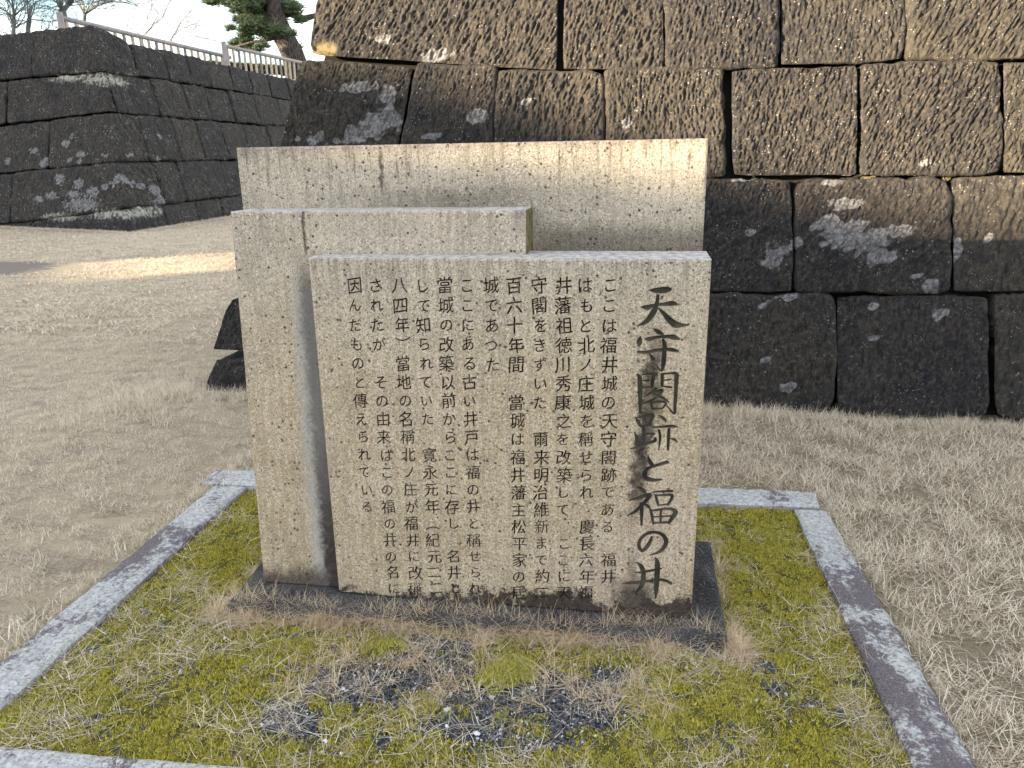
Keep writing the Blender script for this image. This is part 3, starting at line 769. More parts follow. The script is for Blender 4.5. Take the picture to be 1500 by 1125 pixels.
BEV = .006
def shoe(p): x, y = p[:, 0], p[:, 1]; return .5 * float(np.dot(x, np.roll(y, -1)) - np.dot(y, np.roll(x, -1)))
def plate(polys):
    cur = bpy.data.curves.new('plate', 'CURVE'); cur.dimensions = '2D'; cur.fill_mode = 'BOTH'; cur.extrude = .0028
    for pts in polys:
        s = cur.splines.new('POLY'); s.points.add(len(pts) - 1); s.use_cyclic_u = True
        s.points.foreach_set('co', np.concatenate([np.asarray(pts), np.zeros((len(pts), 1)), np.ones((len(pts), 1))], 1).astype(np.float32).ravel())
    po = bpy.data.objects.new('plate', cur); me = po.to_mesh()
    nv = len(me.vertices); co = np.empty(nv * 3); me.vertices.foreach_get('co', co); co = co.reshape(-1, 3)
    keep = []; area = 0
    for p in me.polygons:
        q_ = tuple(p.vertices); zz = [co[i, 2] for i in q_]
        if all(t < 0 for t in zz): continue
        if all(t > 0 for t in zz): area += p.area
        keep.append(q_)
    po.to_mesh_clear(); bpy.data.objects.remove(po); bpy.data.curves.remove(cur)
    return np.stack([co[:, 0], .0028 - co[:, 2], co[:, 1]], 1), keep, area
x0, x1, z0, z1 = XF0 + BEV, XF - BEV, BEV, HF - BEV
RC = lambda a, b, c_, d_: [(a, c_), (b, c_), (b, d_), (a, d_)]
PV, keep, ar = plate([RC(x0, x1, z0, z1), RC(TX0, TX1, TZ0, TZ1)] + [RC(*c_[:4]) for c_ in cells])
PV = PV.tolist(); bad = 0
for (a, b, c_, d_, alts) in cells:
    for cs in alts:
        want = (b - a) * (d_ - c_) - abs(sum(shoe(p) for p in cs))
        pv, kp, ar = plate([RC(a, b, c_, d_)] + cs)
        if abs(ar - want) < .03 * (b - a) * (d_ - c_): break
    else: bad += 1
    o_ = len(PV); PV += pv.tolist(); keep += [tuple(i + o_ for i in q_) for q_ in kp]
print('bad glyphs', bad, 'of', len(cells))
v, f, mi, n, k = slab('f', [(XF0, 0, 0), (XF, 0, 0), (XF, 0, HF), (XF0, 0, HF)], .20, None, BEV)
f.append(tuple(range((k - 1) * n, k * n))[::-1]); mi.append(0)
off = len(v); vv = list(v) + PV; ff = list(f) + [tuple(i + off for i in q_) for q_ in keep]; mi = mi + [0] * len(keep)
o = mesh('front_slab', vv, ff, [g_front, g_top, g_side], mon); set_mi(o, mi)
def rect(x0, x1, z0, z1, y): return [(x0, y, z0), (x1, y, z0), (x1, y, z1), (x0, y, z1)]
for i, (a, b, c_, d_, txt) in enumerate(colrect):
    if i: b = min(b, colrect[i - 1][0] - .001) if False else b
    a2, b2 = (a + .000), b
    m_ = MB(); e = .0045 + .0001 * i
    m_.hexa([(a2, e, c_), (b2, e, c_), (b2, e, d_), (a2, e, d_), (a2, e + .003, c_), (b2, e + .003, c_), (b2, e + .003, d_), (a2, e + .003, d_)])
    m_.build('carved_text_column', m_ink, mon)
mb = MB(); mb.box((XF0 + .01, .012, .01), (XF - .01, .02, HF - .01)); mb.build('slab_backing', g_front, mon)

# plinth under it
PZ = .03
m_ = MB()
pl = [(-1.315, 2.172), (.37, 2.155), (.385, 2.80), (-1.33, 2.83)]
m_.hexa([(pl[0][0], pl[0][1], -.1), (pl[1][0], pl[1][1], -.1), (pl[1][0], pl[1][1], PZ - .001), (pl[0][0], pl[0][1], PZ - .001),
         (pl[3][0], pl[3][1], -.1), (pl[2][0], pl[2][1], -.1), (pl[2][0], pl[2][1], PZ - .001), (pl[3][0], pl[3][1], PZ - .001)])
v = [tuple(toL(p)) for p in m_.v]
o = mesh('base_plinth', v, m_.f, mp_, mon)
bvm = o.modifiers.new('bevel', 'BEVEL'); bvm.width = .008; bvm.segments = 2

# ================================================================== GROUND
def in_quad(x, y): return (x > -1.9) & (x < .92) & (y > 1.35) & (y < 3.35)
def ground_h(x, y):
    h = .018 * fbm(x * .5, y * .5, 3.0, 3) - .012
    h = h + .035 * sstep(3.6, 4.5, y) * sstep(-2.5, -1.5, x) * sstep(1.25, .7, x) - .03 * sstep(3.8, 4.4, y) * sstep(1.1, 1.6, x)            # banked up along the wall foot
    h = h + .06 * np.exp(-(((x + 2.8) / .8)**2 + ((y - 4.2) / .7)**2))
    return h
xs = np.concatenate([-np.geomspace(8, 320, 26)[::-1], np.linspace(-7.9, 4.9, 150), np.geomspace(5.1, 320, 26)])
ys = np.concatenate([-np.geomspace(3, 300, 20)[::-1], np.linspace(-2.9, 20, 200), np.geomspace(20.4, 320, 24)])
X_, Y_ = np.meshgrid(xs, ys, indexing='ij')
Zg = ground_h(X_, Y_) * (np.abs(X_) < 60)
inside = (X_ > -1.80) & (X_ < .85) & (Y_ > 1.42) & (Y_ < 3.28)
Zg = np.where(inside, -.10, Zg)
soilm = np.zeros_like(X_)
c1 = on_ground(5, 395)
soilm = sstep(1.5, .4, np.hypot((X_ - c1[0] + .9) / 1.7, (Y_ - c1[1]) / 1.15))
I = np.arange(X_.size).reshape(X_.shape)
FQ = np.stack([I[:-1, :-1].ravel(), I[1:, :-1].ravel(), I[1:, 1:].ravel(), I[:-1, 1:].ravel()], 1)
o = mesh('ground', np.stack([X_.ravel(), Y_.ravel(), Zg.ravel()], 1), FQ, ml, None, True, {'soil': soilm.ravel()})
tag(o, kind='structure')

# ---- kerb stones round the bed
kerb = tag(empty('kerb_border', (-.5, 2.4, 0)), 'pale grey kerb stones laid in a square around the mossy bed', 'kerb')
def kerb_piece(poly, worn, seed, z=.012, n=(60, 10)):
    """poly: 4 ground points bl br tr tl (long way = bl->tl or bl->br)"""
    p = [np.array([q_[0], q_[1], 0.0]) for q_ in poly]
    c8 = [np.array([q_[0], q_[1], -.12]) for q_ in poly]
    L1, L2 = np.linalg.norm(p[1] - p[0]), np.linalg.norm(p[3] - p[0])
    nu, nv_ = max(int(L1 / .012), 4), max(int(L2 / .012), 4)
    a = np.linspace(0, 1, nu); b = np.linspace(0, 1, nv_); A, B = np.meshgrid(a, b, indexing='ij')
    X = (p[0][:, None, None] * (1-A)*(1-B) + p[1][:, None, None] * A*(1-B) + p[2][:, None, None] * A*B + p[3][:, None, None] * (1-A)*B)
    ed = np.minimum(np.minimum(A, 1 - A) * L1, np.minimum(B, 1 - B) * L2)
    Zt = z - .010 * sstep(.018, 0, ed) + .003 * noise(X[0] * 14, X[1] * 14, seed) + .0015 * noise(X[0] * 60, X[1] * 60, seed) - .012 * sstep(.35, .9, noise(X[0] * 10, X[1] * 10, seed + 3)) * sstep(.05, 0, ed)
    wob = .004 * noise(X[0] * 12, X[1] * 12, seed + 7)
    V_ = np.stack([(X[0] + wob).ravel(), (X[1] + wob).ravel(), Zt.ravel()], 1); I = np.arange(nu * nv_).reshape(nu, nv_)
    F = np.stack([I[:-1, :-1].ravel(), I[1:, :-1].ravel(), I[1:, 1:].ravel(), I[:-1, 1:].ravel()], 1).tolist()
    ring = list(I[:, 0]) + list(I[-1, 1:]) + list(I[-2::-1, -1]) + list(I[0, -2:0:-1])
    base = len(V_); low = V_[ring].copy(); low[:, 2] = -.12; V_ = np.concatenate([V_, low])
    m = len(ring)
    F += [(int(ring[(i+1) % m]), int(ring[i]), base + i, base + (i+1) % m) for i in range(m)]
    V_[:, 0] += .5; V_[:, 1] -= 2.4
    mesh('kerb_stone', V_, [tuple(int(t) for t in q_) for q_ in F], mk, kerb, False, {'worn': worn(V_[:, 0] - .5, V_[:, 1] + 2.4) if callable(worn) else np.full(len(V_), worn)})
kerb_piece([(-1.885, 1.30), (-1.725, 1.36), (-1.735, 3.165), (-1.893, 3.165)], lambda x, y: .1 + .75 * sstep(2.2, 2.4, y) * sstep(2.85, 2.65, y), 1)
kerb_piece([(-1.985, 3.18), (-.62, 3.20), (-.62, 3.365), (-1.985, 3.352)], .15, 3)
kerb_piece([(-.61, 3.20), (.895, 3.205), (.918, 3.37), (-.61, 3.365)], .12, 4)
kerb_piece([(.767, 1.36), (.928, 1.36), (.918, 3.185), (.784, 3.172)], lambda x, y: .25 + 1.35 * sstep(2.75, 2.6, y) * (.65 + .35 * sstep(1.95, 2.1, y)) * (1 - .6 * sstep(2.3, 2.35, y) * sstep(2.45, 2.4, y)), 5)
kerb_piece([(-1.885, 1.14), (-.3, 1.16), (-.3, 1.505), (-1.715, 1.492)], .35, 7)
kerb_piece([(-.29, 1.14), (.926, 1.14), (.926, 1.345), (-.29, 1.345)], .35, 8)

# ---- the bed
grav_px = [(520,1000,85,40),(620,975,80,34),(745,1010,110,42),(850,1035,70,40),(430,1052,55,24),(690,1072,80,26),(1105,965,24,12),(1140,1015,22,12),(655,940,60,16),(560,1075,30,14),(135,1052,20,8),(1190,1030,16,10),(900,985,40,20),(140,1050,14,8),(800,1085,60,18),(1030,955,30,10)]
GB = []
for (x, y, rx, ry) in grav_px:
    c = on_ground(x, y, -.01); GB.append((c[0], c[1], on_ground(x + rx, y, -.01)[0] - c[0], on_ground(x, y - ry, -.01)[1] - c[1]))
def gravel_mask(x, y):
    m = np.zeros_like(x)
    wx = x + .05 * noise(x * 7, y * 7, 2.0) + .03 * noise(x * 18, y * 18, 4.0); wy = y + .05 * noise(x * 7, y * 7, 8.0) + .03 * noise(x * 18, y * 18, 9.0)
    for (cx, cy, rx, ry) in GB: m = np.maximum(m, 1.25 - np.hypot((wx - cx) / rx, (wy - cy) / ry))
    return sstep(-.05, .75, m + .30 * noise(x * 11, y * 11, 6.0) + .22 * noise(x * 30, y * 30, 3.0))
def bed_h(x, y):
    g = gravel_mask(x, y)
    h = -.022 + .012 * fbm(x * 4, y * 4, 1.0, 3) + (1 - g) * (.012 * np.maximum(fbm(x * 14, y * 14, 2.0, 3), -.3) + .006)
    return np.minimum(h, .012)
bx = np.linspace(-1.74, .79, 230); by = np.linspace(1.33, 3.22, 175)
X_, Y_ = np.meshgrid(bx, by, indexing='ij'); gm = gravel_mask(X_, Y_)
I = np.arange(X_.size).reshape(X_.shape)
FQ = np.stack([I[:-1, :-1].ravel(), I[1:, :-1].ravel(), I[1:, 1:].ravel(), I[:-1, 1:].ravel()], 1)
o = mesh('moss_bed', np.stack([X_.ravel(), Y_.ravel(), bed_h(X_, Y_).ravel()], 1), FQ, m_bed, None, True, {'gravel': gm.ravel()}); tag(o, kind='structure')

# ================================================================== SCATTER
def tuft(name, mat, n, rad, ln, wd, tilt, seed, curve=.5, segs=3, col=None, zoff=0.0):
    r = np.random.default_rng(seed); Vv = []; Ff = []; tn = []
    for i in range(n):
        a = r.uniform(0, 2 * math.pi); rr = rad * math.sqrt(r.uniform(0, 1)); p = np.array([rr * math.cos(a), rr * math.sin(a), zoff])
        az = r.uniform(0, 2 * math.pi); th = math.radians(r.uniform(*tilt)); L = r.uniform(*ln); w = r.uniform(*wd) / 2; t = r.uniform(0, 1)
        side = np.array([-math.sin(az), math.cos(az), 0]); b = len(Vv); cv = r.uniform(0, curve); tw = r.uniform(-.5, .5)
        for s in range(segs + 1):
            f = s / segs; ww = w * (1 - f * .85)
            Vv += [p - side * ww, p + side * ww + np.array([0, 0, ww * tw])]; tn += [t, t]
            if s:
                q = b + 2 * (s - 1); Ff.append((q, q + 1, q + 3, q + 2))
            th2 = th + cv * f; az2 = az + tw * f * 1.2
            p = p + L / segs * np.array([math.cos(az2) * math.sin(th2), math.sin(az2) * math.sin(th2), max(math.cos(th2), -.25)])
    return mesh(name, np.array(Vv), Ff, mat, None, False, {'tint': tn}, col)
def scatter(name, label_kind, protos, pts, scale, seed, flat=True, tilt=0.0):
    c = bpy.data.collections.new(name + '_source')
    for p in protos:
        o = p(c)
    n = len(pts); r = np.random.default_rng(seed)
    me = bpy.data.meshes.new(name); me.vertices.add(n); me.vertices.foreach_set('co', np.asarray(pts, np.float32).ravel())
    rot = np.zeros((n, 3), np.float32); rot[:, 2] = r.uniform(0, 6.283, n); rot[:, 0] = r.uniform(-tilt, tilt, n); rot[:, 1] = r.uniform(-tilt, tilt, n)
    at = me.attributes.new('rot', 'FLOAT_VECTOR', 'POINT'); at.data.foreach_set('vector', rot.ravel())
    at = me.attributes.new('size', 'FLOAT', 'POINT'); at.data.foreach_set('value', np.asarray(r.uniform(scale[0], scale[1], n) if isinstance(scale, tuple) else scale, np.float32))
    at = me.attributes.new('pick', 'INT', 'POINT'); at.data.foreach_set('value', r.integers(0, len(protos), n).astype(np.int32))
    o = link(bpy.data.objects.new(name, me)); o['kind'] = 'stuff'
    if label_kind: o['label'] = label_kind
    g = bpy.data.node_groups.new(name, 'GeometryNodeTree')
    g.interface.new_socket('Geometry', in_out='INPUT', socket_type='NodeSocketGeometry'); g.interface.new_socket('Geometry', in_out='OUTPUT', socket_type='NodeSocketGeometry')
    N = g.nodes.new; L = g.links.new
    gi, go = N('NodeGroupInput'), N('NodeGroupOutput'); ci = N('GeometryNodeCollectionInfo'); ci.inputs[0].default_value = c
    ci.inputs['Separate Children'].default_value = True; ci.inputs['Reset Children'].default_value = True
    ip = N('GeometryNodeInstanceOnPoints'); ip.inputs['Pick Instance'].default_value = True
    def na(nm, dt):
        q = N('GeometryNodeInputNamedAttribute'); q.data_type = dt; q.inputs[0].default_value = nm; return q.outputs[0]
    er = N('FunctionNodeEulerToRotation'); L(na('rot', 'FLOAT_VECTOR'), er.inputs[0])
    L(gi.outputs[0], ip.inputs['Points']); L(ci.outputs[0], ip.inputs['Instance']); L(er.outputs[0], ip.inputs['Rotation'])
    L(na('size', 'FLOAT'), ip.inputs['Scale']); L(na('pick', 'INT'), ip.inputs['Instance Index']); L(ip.outputs[0], go.inputs[0])
    md = o.modifiers.new('scatter', 'NODES'); md.node_group = g
    return o
def visible(x, y, z=0.0, m=150):
    P = np.stack([x, y, np.full_like(x, z)], 1) - EYE; c = P @ ROT
    ok = c[:, 2] > .3; u = 750 + CAMF * c[:, 0] / np.maximum(c[:, 2], .3); v = 562.5 + CAMF * c[:, 1] / np.maximum(c[:, 2], .3)
    return ok & (u > -m * 3) & (u < 1500 + m * 3) & (v < 1125 + m * 3)
def lawn_ok(x, y):
    ok = ~((x > -1.90) & (x < .93) & (y > 1.12) & (y < 3.38))
    ok &= ~((y > YW - .01) & (x > -2.80))
    ok &= ~((y > 15.9 + (x + 10.74) * -.346) & (x < -10.6))
    return ok
def pts_in(n, x0, x1, y0, y1, seed, cond=None, zf=None):
    r = np.random.default_rng(seed); x = r.uniform(x0, x1, n); y = r.uniform(y0, y1, n)
    ok = visible(x, y)
    if cond is not None: ok &= cond(x, y, r)
    x, y = x[ok], y[ok]; return np.stack([x, y, (zf or ground_h)(x, y)], 1)
def dens(x, y, f, amt=.75): return 1 - amt * sstep(0.0, .5, fbm(x * f, y * f, 5.0, 3))
def soilok(x, y): return np.hypot((x - c1[0] + .9) / 1.7, (y - c1[1]) / 1.15) + .3 * noise(x * 2, y * 2) > .95
near = [lambda c, i=i: tuft('dry_tuft', b_dry, 62, .075, (.022, .058), (.0017, .0038), (25, 86), 10 + i, .8, 3, c) for i in range(6)]
P = pts_in(19500, -7.9, 6.0, .75, 6.2, 1, lambda x, y, r: lawn_ok(x, y) & (r.uniform(0, 1, len(x)) < dens(x, y, 1.3, .5)))
Pr = P[P[:, 0] > -.3]; P = P[P[:, 0] <= -.3]
near2 = [lambda c, i=i: tuft('coarse_dry_tuft', b_dry, 50, .085, (.035, .085), (.0019, .0038), (30, 90), 210 + i, .7, 4, c) for i in range(6)]
scatter('coarse_lawn_grass', 'longer matted straw-white grass right of the bed', near2, Pr, (.7, 1.15), 22, tilt=.15)
scatter('dry_lawn_grass', 'short straw-coloured winter lawn around the bed', near, P, np.random.default_rng(8).uniform(.8, 1.3, len(P)) * np.where(P[:, 0] < -1.95, .62, 1.0), 2, tilt=.12)
mid = [lambda c, i=i: tuft('dry_tuft_far', b_dry, 60, .16, (.03, .07), (.004, .009), (50, 88), 30 + i, .5, 2, c) for i in range(4)]
P = pts_in(9000, -17, 0, 6.0, 21, 3, lambda x, y, r: lawn_ok(x, y) & soilok(x, y) & (r.uniform(0, 1, len(x)) < dens(x, y, .5, .5)))
scatter('far_lawn_grass', 'straw-coloured winter lawn running back to the far wall', mid, P, (.8, 1.3), 4)
# tall rough grass along the foot of the wall and kerb
rough = [lambda c, i=i: tuft('rough_tuft', b_dry, 46, .05, (.05, .10), (.0014, .003), (10, 70), 50 + i, .9, 4, c) for i in range(4)]
r = np.random.default_rng(9)
x = r.uniform(-2.9, 3.2, 330); y = YW - .03 - np.abs(r.normal(0, .09, 330)); P1 = np.stack([x, y, ground_h(x, y)], 1)
x = r.normal(-2.95, .22, 140); y = r.normal(4.3, .28, 140); k_ = ~((x > -2.8) & (y > 4.5)); P2 = np.stack([x, y, ground_h(x, y)], 1)[k_]
y = r.uniform(1.1, 3.5, 150); x = np.where(r.uniform(0, 1, 150) < .55, .955, -1.93) + r.normal(0, .012, 150); P3 = np.stack([x, y, ground_h(x, y)], 1)
x = r.uniform(-11, -1.9, 0); 
a = r.uniform(0, 1, 260); x = -10.74 - 5.6 * a; y = 15.98 + 1.95 * a - np.abs(r.normal(.05, .12, 260)); P4 = np.stack([x, y, x * 0], 1)
y = r.uniform(15.8, 30, 260); x = -10.66 + np.abs(r.normal(.03, .1, 260)); P5 = np.stack([x, y, x * 0], 1)
scatter('rough_wall_grass', 'longer dry grass fringe at the foot of the stone walls', rough, np.concatenate([P1, P2]), (.6, 1.1), 5, tilt=.1)
scatter('kerb_edge_grass', 'dry grass creeping over the outer edges of the kerb', rough, P3, (.35, .6), 6, tilt=.3)
scatter('far_wall_grass', 'dry grass fringe at the foot of the far wall', mid, np.concatenate([P4, P5]), (.9, 1.7), 7)
# green sprigs
green = [lambda c, i=i: tuft('green_tuft', b_green, 22, .03, (.015, .04), (.002, .004), (20, 75), 70 + i, .6, 3, c) for i in range(3)]
x = r.uniform(-2.6, 3.2, 110); y = YW - .05 - np.abs(r.normal(0, .12, 110)); k_ = fbm(x * 1.5, x * 0, 3.0) > -.05; P1 = np.stack([x, y, ground_h(x, y) + .005], 1)[k_]
y = r.uniform(1.2, 3.3, 70); x = np.where(r.uniform(0, 1, 70) < .6, 1.0, -1.97) + r.normal(0, .03, 70); P2 = np.stack([x, y, ground_h(x, y) + .006], 1)
P3 = pts_in(420, -3, 3.6, 1, 4.5, 12, lambda x, y, r: lawn_ok(x, y) & (fbm(x * 1.3, y * 1.3, 9.0) > .08)) + np.array([0, 0, .012])
def bp(n, seed, cond=None, x0=-1.73, x1=.78, y0=1.36, y1=3.19):
    r = np.random.default_rng(seed); x = r.uniform(x0, x1, n); y = r.uniform(y0, y1, n)
    ok = ~((x > -1.31) & (x < .37) & (y > 2.17) & (y < 2.8)); ok &= visible(x, y)
    if cond is not None: ok &= cond(x, y, r)
    x, y = x[ok], y[ok]; return np.stack([x, y, bed_h(x, y)], 1)
P4 = bp(90, 13)
scatter('green_sprigs', 'small green weeds among the dry grass', green, np.concatenate([P1, P2, P3, P4]), (.3, .75), 8, tilt=.2)
# moss
patch = lambda x, y: fbm(x * 2.6 + 3, y * 2.6, 7.0, 3)
moss = [lambda c, i=i: tuft('moss_tuft', b_moss, 46, .020, (.005, .010), (.0022, .0042), (0, 75), 90 + i, .8, 1, c) for i in range(4)]
mossb = [lambda c, i=i: tuft('bright_moss_tuft', b_moss2, 46, .019, (.006, .011), (.0022, .004), (0, 75), 110 + i, .8, 1, c) for i in range(3)]
P = bp(17500, 14, lambda x, y, r: (r.uniform(0, 1, len(x)) > gravel_mask(x, y) * 1.0 + .12) & (r.uniform(0, 1, len(x)) > sstep(.12, .5, fbm(x * 5, y * 5, 11.0)) * .75))
scatter('moss_cushions', 'dense olive green moss carpet inside the kerb', moss, P, (.75, 1.3), 9, tilt=.25)
cl = on_ground(742, 985, 0); cl2 = on_ground(1190, 850, 0)
P = bp(5200, 15, lambda x, y, r: (r.uniform(0, 1, len(x)) > gravel_mask(x, y)) & ((patch(x, y) + r.uniform(-.12, .12, len(x))) > .10))
clump = []
for (cx_, cy_, rx_, ry_, n_, hh_) in ((cl[0], cl[1], .030, .030, 90, .022), (cl[0] - .035, cl[1] - .02, .022, .018, 45, .014), (cl[0] + .04, cl[1] + .03, .018, .022, 40, .012), (cl[0] + .01, cl[1] + .06, .016, .016, 26, .008), (cl[0] - .4, cl[1] + .09, .03, .02, 30, .008)):
    gx_, gy_ = r.normal(0, 1, n_), r.normal(0, 1, n_); rr_2 = gx_**2 + gy_**2
    clump.append(np.stack([cx_ + rx_ * gx_, cy_ + ry_ * gy_, -.012 + hh_ * np.exp(-rr_2 / 2) * 1.3 + .004], 1))
clump = np.concatenate(clump)
scatter('bright_moss_cushions', 'yellow-green moss clumps among the gravel', mossb, np.concatenate([P, clump]), (.7, 1.25), 10, tilt=.3)
# gravel
def pebble(c, seed):
    r = np.random.default_rng(seed); t = (1 + 5**.5) / 2
    v = np.array([(-1,t,0),(1,t,0),(-1,-t,0),(1,-t,0),(0,-1,t),(0,1,t),(0,-1,-t),(0,1,-t),(t,0,-1),(t,0,1),(-t,0,-1),(-t,0,1)]) / 1.9
    v = v * r.uniform(.7, 1.25, (12, 1)) * np.array([1.2, .9, .62]) * .005
    f = [(0,11,5),(0,5,1),(0,1,7),(0,7,10),(0,10,11),(1,5,9),(5,11,4),(11,10,2),(10,7,6),(7,1,8),(3,9,4),(3,4,2),(3,2,6),(3,6,8),(3,8,9),(4,9,5),(2,4,11),(6,2,10),(8,6,7),(9,8,1)]
    return mesh('pebble', v, f, m_peb, None, False, None, c)
pebs = [lambda c, i=i: pebble(c, 130 + i) for i in range(7)]
P = bp(85000, 16, lambda x, y, r: r.uniform(0, 1, len(x)) < gravel_mask(x, y) * .95 + .010, -1.72, .78, 1.36, 2.2)
P[:, 2] += r.uniform(-.002, .006, len(P))
sz = np.clip(np.random.default_rng(3).lognormal(-.38, .38, len(P)), .35, 2.0)
scatter('dark_gravel', 'dark blue-grey gravel with a few white chips in front of the monument', pebs, P, sz, 11, tilt=1.2)
# straw lying over the moss
straw = [lambda c, i=i: tuft('straw', b_dry, 14, .05, (.04, .11), (.0011, .0022), (62, 90), 150 + i, .5, 5, c, .008) for i in range(6)]
P = bp(2300, 17, lambda x, y, r: r.uniform(0, 1, len(x)) < .16 + .9 * sstep(-.05, .3, fbm(x * 2.2, y * 2.2, 21.0, 3)) + .25 * gravel_mask(x, y))
scatter('fallen_straw', 'thin dry grass stalks strewn over the moss', straw, P, (.6, 1.15), 12, tilt=.15)
brown = [lambda c, i=i: tuft('brown_tuft', b_brown, 22, .022, (.05, .14), (.0012, .0026), (28, 96), 170 + i, 1.0, 5, c) for i in range(5)]
x = r.uniform(-1.38, .47, 230); x = x + .05 * np.sin(x * 23); y = 2.175 - np.abs(r.normal(0, .036, 230)); P1 = np.stack([x, y, x * 0 - .01], 1)
x = r.uniform(-1.0, .2, 110); y = r.uniform(1.80, 2.1, 110); P2 = np.stack([x, y, x * 0 - .012], 1)
y = r.uniform(2.1, 2.9, 60); x = np.where(r.uniform(0, 1, 60) < .5, -1.36, .40) + r.normal(0, .012, 60); P3 = np.stack([x, y, x * 0 - .01], 1)
x = r.uniform(-1.33, .40, 260); y = r.uniform(2.165, 2.215, 260) + .02 * np.sin(x * 9); P4 = np.stack([x, y, x * 0 + .008], 1)
scatter('brown_grass_fringe', 'wiry reddish-brown dry grass against the front of the plinth', brown, np.concatenate([P1, P2, P3, P4]), (.45, .95), 13, tilt=.25)

# ================================================================== TERRACE, RAILING, TREES
mter = Mat('terrace_soil', .95, .1); mter.col(mter.mix(mter.noise(2, 4).step(.4, .6), (.12, .10, .06), (.2, .17, .11)))
tv = [(-12.45, 18.3, 4.22), (-12.45, 80, 4.6), (-60, 80, 4.6), (-60, 34.2, 4.22), (-20.4, 21, 4.22)]
o = mesh('terrace_ground', tv + [(a, b, -.3) for a, b, c in tv], [(0, 1, 2, 3, 4), (9, 8, 7, 6, 5), (0, 5, 6, 1), (1, 6, 7, 2), (2, 7, 8, 3), (3, 8, 9, 4), (4, 9, 5, 0)], mter)
tag(o, kind='structure')
mrail = Mat('rail_top', .55, .4); mrail.col(mrail.mix(mrail.noise(8, 3).step(.35, .65), (.26, .23, .25), (.36, .32, .33)))
mpost = Mat('rail_post', .7, .3); mpost.col(mpost.mix(mpost.noise(10, 3).step(.35, .65), (.42, .35, .30), (.54, .47, .41)))
mpost2 = Mat('rail_dark_post', .7, .3); mpost2.col((.22, .21, .22))
def railing(p0, p1, nb, label):
    p0, p1 = np.array(p0), np.array(p1); t = tag(empty('railing', (p0[0], p0[1], 4.22)), label, 'railing'); L = lambda p: np.asarray(p) - np.array([p0[0], p0[1], 4.22])
    m = MB(); m.tube([L(p0), L(p1)], .065, 10); o = m.build('top_rail', mrail, t, True)
    ln = p1 - p0
    me_ = MB(); hh = p0[2] - 4.22; me_.box((-.045, -.05, 0), (.045, .05, hh - .05)); src_ = None
    for i in range(nb):
        f = (i + .5) / nb; p = p0 + ln * f
        z1 = p[2] - .06
        if src_ is None or True:
            mb2 = MB(); mb2.box((-.032, -.035, -.02), (.032, .035, z1 - 4.22)); 
        o = mb2.build('baluster', mpost if i % 4 != 2 else mpost2, t); o.location = L((p[0], p[1], 4.22))
    mb2 = MB(); mb2.tube([L((p0[0], p0[1], 4.40)), L(p0) + np.array([0, 0, .13])], .08, 8); mb2.build('end_post', mrail, t)
    return t
ra = on_ground(88, 26, 5.12); rb = on_ground(337, 84, 5.12); rb[0] = ra[0] + (rb[0] - ra[0])
rc = on_ground(328, 67, 5.27); rd = on_ground(452, 94, 5.27)
railing((ra[0], ra[1], 5.12), (rb[0], rb[1], 5.12), 22, 'near length of low railing on the far wall, starting at its corner')
railing((rc[0], rc[1], 5.27), (rd[0], rd[1], 5.27), 17, 'farther length of low railing, standing slightly higher in front of the pine')

mbark = Mat('pine_bark', .95, .1); mbark.col(mbark.mix(mbark.noise(9, 5, .7, mbark.pos(2, 2, .6)).step(.4, .6), (.035, .032, .032), (.10, .085, .08))); mbark.bump(mbark.noise(14, 4), .8, .05)
mbare = Mat('bare_bark', .9, .15); mbare.col(mbare.mix(mbare.noise(3, 4).step(.35, .65), (.13, .145, .16), (.23, .245, .255)))
def needle_mat(name, a, b):
    m = Mat(name, .8, .2); m.col(m.mix(m.attr('tint'), a, b)); return m
mneedle = needle_mat('pine_needles', (.055, .09, .05), (.22, .27, .16))
def at_y(px, py, y):
    r_ = ray(px, py); return EYE + r_ * ((y - EYE[1]) / r_[1])
TY = 33.0
def foliage(clumps, per, y, seed, size, mat, parent, origin, depth=1.2):
    r = np.random.default_rng(seed); Vv = []; Ff = []; tn = []
    for (px, py, rp_) in clumps:
        c = at_y(px, py, y + r.uniform(-depth, depth)); R_ = rp_ * y / CAMF
        nsub = int(per * 2.6 * (rp_ / 25.0)**2)
        for i in range(nsub):
            d = r.normal(size=3); d /= np.linalg.norm(d); q = c + d * R_ * r.uniform(.15, 1)**.6 * np.array([1.15, 1, .62])
            t0 = np.clip(.35 + .3 * d[2] + r.normal(0, .22), 0, 1)
            for k in range(9):
                e = r.normal(size=3); e[2] = abs(e[2]) * .8; e /= np.linalg.norm(e); s = np.cross(e, r.normal(size=3)); s /= np.linalg.norm(s) + 1e-9
                L = size * r.uniform(.7, 1.3); b = len(Vv); w = size * .07
                Vv += [q - s * w - origin, q + s * w - origin, q + e * L - origin]; Ff.append((b, b + 1, b + 2)); tn += [t0] * 3
    return mesh('crown', np.array(Vv), Ff, mat, parent, False, {'tint': tn})
pb = at_y(437, 108, TY); pb[2] = 4.5
pine = tag(empty('pine_tree', pb), 'dark leaning pine tree standing behind the farther railing', 'pine tree')
m = MB()
def limb(m, pts, y, rads, o, n=8): m.tube([at_y(a, b, y + (c if len(q_) else 0)) - o for (a, b, c) in pts for q_ in [(1,)]], rads, n)
limb(m, [(438,112,0),(428,78,0),(417,56,0),(408,35,-.3),(402,12,-.5),(398,-20,-.6),(402,-60,-.4),(396,-110,0)], TY, [.52,.46,.43,.38,.33,.28,.22,.12], pb, 10)
m.build('trunk', mbark, pine, True)
